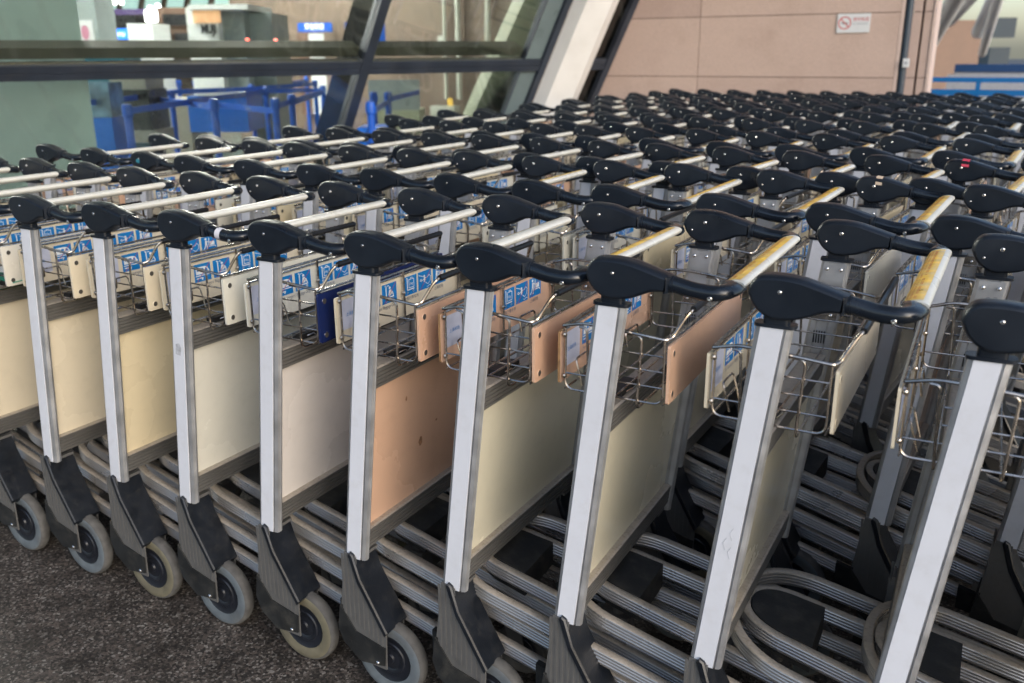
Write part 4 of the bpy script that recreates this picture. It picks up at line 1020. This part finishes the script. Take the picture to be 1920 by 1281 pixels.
belt(Q[0], Q[2], 0.90, 'belt running from the ticket machine across the blue counter'); belt(Q[1], Q[3], 0.84, 'belt passing just below the white counter top')
left = at(160, 178, 8.0); belt(Vector((left.x, left.y, 0)), Q[1], 0.92, 'belt crossing the clear dispenser on the left'); belt(Q[1], Q[2], 0.93, 'belt between the posts either side of the blue counter')
belt(Q[3], Q[6], 0.88, 'belt reaching from the thick post to the dark fin'); belt(Q[4], Q[5], 0.88, 'distant short belt near the brown wall'); belt(Q[2], Q[6], 0.9, 'belt above the thick post, running to the fin')
belt(Q[12], Q[13], 0.88, 'belt stretched in front of the pale counter'); belt(Q[14], Q[15], 0.9, 'belt between the grey cabinet and the brown wall'); belt(Q[16], Q[6], 0.87, 'short belt right of the thick queue post', False)
belt(Q[7], Q[4], 0.9, 'far belt over the blue counter'); belt(Q[8], Q[10], 0.86, 'belt between posts right of the dark mullion'); e1 = at(786, 174, 11.0); belt(Q[10], Vector((e1.x, e1.y, 0)), 0.88, 'belt end beside the low pale counter')
# pipes, box and raked inner column on the back wall
M['pipew'] = mat('pipe_white', (0.42, 0.45, 0.40), 0.5)
def onwall(px, py):
    d = FWD+RIGHT*((px-960)/FPX)+UP*((640.5-py)/FPX); t = (11.9-CAM.y)/d.y; return CAM+d*t
for i, (px, r_, zt, lab) in enumerate(((836, 0.03, 4.6, 'thin white wall pipe through the junction box'), (861, 0.045, 4.6, 'thickest white wall pipe above the electrical cabinet'), (916, 0.045, 4.6, 'white wall pipe next to the raked green column'))):
    p = onwall(px, 150); zb = 0.6 if i < 2 else onwall(px, 145).z
    b = MB(); b.tube([(p.x, p.y, zb), (p.x, p.y, zt)], r_, M['pipew'], 12); tag(link('wall_pipe', b.mesh('wall_pipe')), lab, 'pipe')
p = onwall(833, 90); b = MB(); b.box((p.x-0.075, p.y-0.08, p.z-0.02), (p.x+0.075, p.y-0.035, p.z+0.19), M['pipew']); b.box((p.x-0.03, p.y-0.083, p.z+0.05), (p.x+0.03, p.y-0.0805, p.z+0.11), M['signgrey']); tag(link('junction_box', b.mesh('junction_box')), 'small cream junction box on the thin wall pipe', 'junction box')
p = onwall(844, 198); b = MB(); b.box((p.x-0.24, p.y-0.25, 0.1), (p.x+0.24, p.y-0.06, p.z), M['pipew']); b.box((p.x-0.01, p.y-0.058, p.z), (p.x+0.09, p.y-0.05, p.z+0.12), M['yellow']); tag(link('electrical_cabinet', b.mesh('electrical_cabinet')), 'pale electrical cabinet with yellow tag at the foot of the pipes', 'cabinet')
b = MB()
A0, A1, B0, B1 = at(868, 260, 10.0), at(928, 260, 10.0), at(985, -5, 9.6), at(1060, -5, 9.6)
dv = Vector((-0.35, 0.35, 0))
def ext(a, c, s): return a+(c-a)*s
Bq0, Bq1 = ext(A0, B0, 3.0), ext(A1, B1, 3.0); Aq0, Aq1 = ext(B0, A0, 1.75), ext(B1, A1, 1.75)
b.hexa([Aq0, Aq1, Aq1+dv, Aq0+dv, Bq0, Bq1, Bq1+dv, Bq0+dv], M['raked']); tag(link('inner_raked_column', b.mesh('inner_raked_column')), 'pale green raked column inside the glass near its right end', 'column')

# ================================================================== TROLLEY ROWS
A = [(-4, -1.011, 0.007, -0.014), (-3, -0.758, 0.004, -0.01), (-2, -0.505, 0.002, -0.007), (-1, -0.253, 0.0, -0.003), (0, -0.001, -0.014, 0.002), (1, 0.258, -0.006, 0.0), (2, 0.511, 0.005, 0.01), (3, 0.752, 0.012, -0.004), (4, 1.019, 0.01, 0.016), (5, 1.262, 0.013, 0.021), (6, 1.506, 0.017, 0.008), (7, 1.75, 0.031, 0.032), (8, 2.012, 0.037, 0.022), (9, 2.3, 0.02, 0.049), (10, 2.54, 0.044, 0.035), (11, 2.872, 0.053, 0.038), (12, 3.115, 0.063, 0.042)]
B = [(-3, -0.898, 0.82, -0.009), (-2, -0.617, 0.804, -0.037), (-1, -0.341, 0.801, -0.013), (0, -0.11, 0.787, -0.009), (1, 0.164, 0.787, 0.006), (2, 0.427, 0.785, 0.006), (3, 0.662, 0.794, 0.022), (4, 0.929, 0.781, 0.014), (5, 1.181, 0.77, 0.008), (6, 1.399, 0.788, 0.0), (7, 1.679, 0.76, 0.0), (8, 1.932, 0.739, -0.026), (9, 2.186, 0.699, -0.032), (10, 2.446, 0.728, -0.038), (11, 2.701, 0.718, -0.04), (12, 2.955, 0.707, -0.043)]
C = [(0, -0.664, 1.375, 0.012), (1, -0.416, 1.381, 0.003), (2, -0.165, 1.381, -0.008), (3, 0.088, 1.381, -0.021), (4, 0.337, 1.374, -0.03), (5, 0.6, 1.36, -0.056), (6, 0.85, 1.346, -0.065), (7, 1.086, 1.332, -0.06), (8, 1.335, 1.32, -0.069), (9, 1.577, 1.305, -0.069), (10, 1.83, 1.284, -0.083), (11, 2.066, 1.262, -0.078), (12, 2.328, 1.238, -0.101), (13, 2.577, 1.212, -0.11)]
rows = {'A': [(x, y, a) for _, x, y, a in A], 'B': [(x, y, a) for _, x, y, a in B], 'C': [(x, y, a) for _, x, y, a in C]}
for nm, y0, x0 in (('D', 2.02, -0.50), ('E', 2.74, -0.76), ('F', 3.42, -0.60), ('G', 4.08, -0.63), ('H', 4.70, -0.66), ('I', 5.28, -0.64), ('J', 6.18, -0.62)):
    out = []; x = x0
    while x < 2.75:
        out.append((x, y0+random.uniform(-0.012, 0.012)-0.012*max(0, x-1.2), random.uniform(-0.02, 0.02)-0.012*max(0, x))); x += 0.256+random.uniform(-0.014, 0.014)
    rows[nm] = out
ORD = ['first', 'second', 'third', 'fourth', 'fifth', 'sixth', 'seventh', 'eighth', 'ninth', 'tenth', 'eleventh', 'twelfth', 'thirteenth', 'fourteenth', 'fifteenth', 'sixteenth', 'seventeenth', 'eighteenth']
ROWN = {'B': 'second', 'C': 'third', 'D': 'fourth', 'E': 'fifth', 'F': 'sixth', 'G': 'seventh', 'H': 'eighth', 'I': 'ninth', 'J': 'tenth'}
SPEC = {-4: ('cream', 'cream', 'cream', 0), -3: ('yellow', 'cream', 'cream', 0), -2: ('cream', 'ivory', 'cream', 0), -1: ('cream', 'cream', 'cream', 0),
        0: ('cream', 'white', 'cream', 0), 1: ('cream', 'cream', 'cream', 0), 2: ('yellow', 'cream', 'cream', 0), 3: ('ivory', 'ivory', 'cream', 0), 4: ('pale', 'navy', 'ivory', 0),
        5: ('peach', 'peach', 'cream', 0), 6: ('olive', 'peach', 'peach', 1), 7: ('olive', 'peach', 'peach', 1), 8: ('olive', 'cream', 'cream', 0), 9: ('cream', 'cream', 'cream', 0),
        10: ('cream', 'cream', 'cream', 0), 11: ('ivory', 'cream', 'cream', 0), 12: ('cream', 'cream', 'cream', 0)}
AL = {-4: 'front row trolley mostly out of view beyond the bottom left corner', -3: 'front row trolley whose black handles reach in at the left edge', -2: 'front row trolley with only its far handle showing at the left edge', -1: 'front row trolley left of the cut-off cream panel, at the left edge',
      0: 'front row trolley with cut-off cream panel and a leaflet in its basket', 1: 'front row trolley with yellow-cream panel and the leftmost full post', 2: 'front row trolley with the strongest yellow panel', 3: 'front row trolley with ivory panel and white tape round its handle arm',
      4: 'front row trolley with pale grey-pink panel and a navy basket board', 5: 'front row trolley with the peach side panel and rusty scuffs', 6: 'front row trolley with olive panel just right of the peach-panelled one', 7: 'front row trolley with a large peach basket board facing its empty basket',
      8: 'front row trolley with the yellow warning label on its handle bar', 9: 'nearest front row trolley, widest white post, at the right edge', 10: 'front row trolley just outside the view right of the nearest post', 11: 'front row trolley whose rounded base rails show at the bottom right', 12: 'rearmost front row trolley, only its base rails in view at bottom right'}
tr = {}
for i, x, y, a in A:
    p, ad, ntc, ed = SPEC[i]
    tr['A', i] = trolley(x, y, a, AL[i], p, ad, ntc, ed, 0, full=(i >= 6), tyre='tyre_b' if i in (2, 4, -1) else 'tyre_a')
rnd = random.Random(11)
def pick(): return rnd.choices(['cream', 'yellow', 'ivory', 'olive', 'peach', 'white'], [5, 2, 2, 3, 1.3, 1])[0]
for nm in 'BCDEFGHIJ':
    for k, (x, y, a) in enumerate(rows[nm]):
        lod = 0 if nm == 'B' else (1 if nm in 'CD' else 2)
        lab = '%s trolley from the window end of the %s row from the front' % (ORD[k], ROWN[nm])
        tr[nm, k] = trolley(x, y, a, lab, pick(), pick(), pick(), 0, lod, full=(nm in 'BCD' and x > 0.9), tyre=rnd.choice(['tyre_a', 'tyre_b']))
# tapes and stickers on particular handles
def child(t, base, n=0): return [c for c in t.children if c.name.split('.')[0] == base][n]
M['tapew'] = mat('tape_white', (0.55, 0.55, 0.60), 0.6, var=0.1); M['tapeb'] = mat('tape_beige', (0.55, 0.43, 0.32), 0.6); M['taper'] = mat('tape_red', (0.55, 0.05, 0.09), 0.6); M['tapet'] = mat('sticker_teal', (0.03, 0.22, 0.30), 0.6)
b = MB(); P_ = [Vector((0.118+0.014*i/4, 0.0205, 0.984-0.0004*i)) for i in range(5)]
b.sweep(P_, [(0.0125*cos(2*pi*j/16), 0.0128*sin(2*pi*j/16)) for j in range(16)], M['tapew'], caps=False)
link('tape', b.mesh('tape'), child(tr['A', 3], 'handle_arm'))
def htape(t, n, x0, x1, m, z=1.0245):
    b = MB(); yy = [0.0, 0.012, 0.028, 0.04]; zz = [z-0.018, z+0.0006, z+0.0006, z-0.018]
    pts = [(0.0-0.0012, z-0.022), (0.002, z-0.006), (0.008, z-0.0008), (0.016, z+0.0006), (0.027, z+0.0006), (0.034, z-0.001), (0.039, z-0.006), (0.0412, z-0.02)]
    vs = [(x0, p, q) for p, q in pts]+[(x1, p, q-0.001) for p, q in pts]; k = len(pts)
    b.add(vs, [(i, i+1, k+i+1, k+i) for i in range(k-1)], m, True)
    hs = child(t, 'handle_housing', n); link('tape', b.mesh('tape', far if n else None), hs)
try:
    htape(tr['B', 11], 1, 0.003, 0.019, M['tapeb']); htape(tr['C', 11], 1, 0.0, 0.02, M['taper'])
    b = MB(); b.add([(-0.012, -0.0015, 0.988), (0.004, -0.0015, 0.985), (0.006, -0.0015, 0.996), (-0.002, -0.0015, 1.0), (-0.013, -0.0015, 0.997)], [(0, 1, 2, 3, 4)], M['tapet']); link('sticker', b.mesh('sticker'), child(tr['B', 2], 'handle_housing'))
except Exception as ex: print('tape', ex)
# stamped number on one inner post
vs, fs = text_mesh("1575/3500", 0.0085, None); v2, f2 = text_mesh("-201511", 0.0085, None)
b = MB(); b.add([(lean(0.9)+0.0035-p[1], WT-0.0318 if False else 0.0312, 0.875+p[0]) for p in vs], fs, M['greyprint']); b.add([(lean(0.9)+0.015-p[1], 0.0312, 0.885+p[0]) for p in v2], f2, M['greyprint'])
pp = child(tr['A', 9], 'post', 1); o = link('stamped_number', b.mesh('stamped_number', far, fixn=False), pp)
# leaflet lying in the basket of the trolley at the left edge
M['leaf'] = mat('leaflet_white', (0.62, 0.66, 0.66), 0.5, var=0.05); M['leafg'] = mat('leaflet_green', (0.02, 0.28, 0.2), 0.5)
lf = empty('leaflet', (0.03, 0.085, 0.805)); tag(lf, 'white and green printed leaflet lying in a basket at the left edge', 'leaflet')
b = MB(); b.hexa([(-0.075, -0.03, -0.022), (0.06, -0.04, -0.022), (0.06, 0.13, -0.018), (-0.075, 0.13, -0.018), (-0.075, -0.03, -0.020), (0.06, -0.04, -0.020), (0.06, 0.13, -0.016), (-0.075, 0.13, -0.016)], M['leafg']); link('leaflet_back', b.mesh('leaflet_back'), lf)
b = MB(); b.hexa([(-0.07, -0.02, -0.012), (0.045, -0.02, 0.0), (0.045, 0.11, 0.03), (-0.07, 0.11, 0.02), (-0.07, -0.02, -0.011), (0.045, -0.02, 0.001), (0.045, 0.11, 0.031), (-0.07, 0.11, 0.021)], M['leaf']); b.hexa([(-0.05, 0.07, 0.0118), (0.03, 0.07, 0.0205), (0.03, 0.09, 0.0248), (-0.05, 0.09, 0.0162), (-0.05, 0.07, 0.0128), (0.03, 0.07, 0.0222), (0.03, 0.09, 0.0268), (-0.05, 0.09, 0.0174)], M['leafg']); link('leaflet_page', b.mesh('leaflet_page'), lf)

# individual marks of wear
def blotch(name, t, base, n, pts, m, parent_mesh=None):
    b = MB(); b.add(pts, [tuple(range(len(pts)))], m); link(name, b.mesh(name, fixn=False), child(t, base, n))
M['smudge'] = mat('smudge_brown', (0.24, 0.12, 0.06), 0.7, var=0.4, scale=90)
M['worn'] = mat('worn_sticker_grey', (0.42, 0.43, 0.47), 0.7, var=0.3, scale=120)
for (cy_, cz_, a_, b_) in ((0.225, 0.515, 0.007, 0.012), (0.285, 0.545, 0.004, 0.003), (0.16, 0.64, 0.003, 0.006), (0.37, 0.50, 0.003, 0.010)):
    blotch('scuff_mark', tr['A', 5], 'side_panel', 0, [(lean(cz_+b_*sin(2*pi*i/10))+0.0066, cy_+a_*cos(2*pi*i/10)*(1+0.3*sin(3*i)), cz_+b_*sin(2*pi*i/10)) for i in range(10)], M['smudge'])
blotch('worn_sticker', tr['A', 3], 'post', 0, [(lean(z)+x, 0.0081, z) for x, z in ((-0.012, 0.70), (0.004, 0.698), (0.006, 0.715), (0.001, 0.727), (-0.011, 0.724))], M['worn'])
for k, (z, x) in enumerate(((0.60, 0.002), (0.58, -0.006), (0.565, 0.004))):
    b = MB(); b.tube([(lean(z)+x, 0.0083, z), (lean(z-0.01)+x-0.004, 0.0083, z-0.01), (lean(z-0.022)+x+0.001, 0.0083, z-0.022)], 0.0004, M['worn'], 5); link('scratch', b.mesh('scratch'), child(tr['A', 8], 'post', 0))
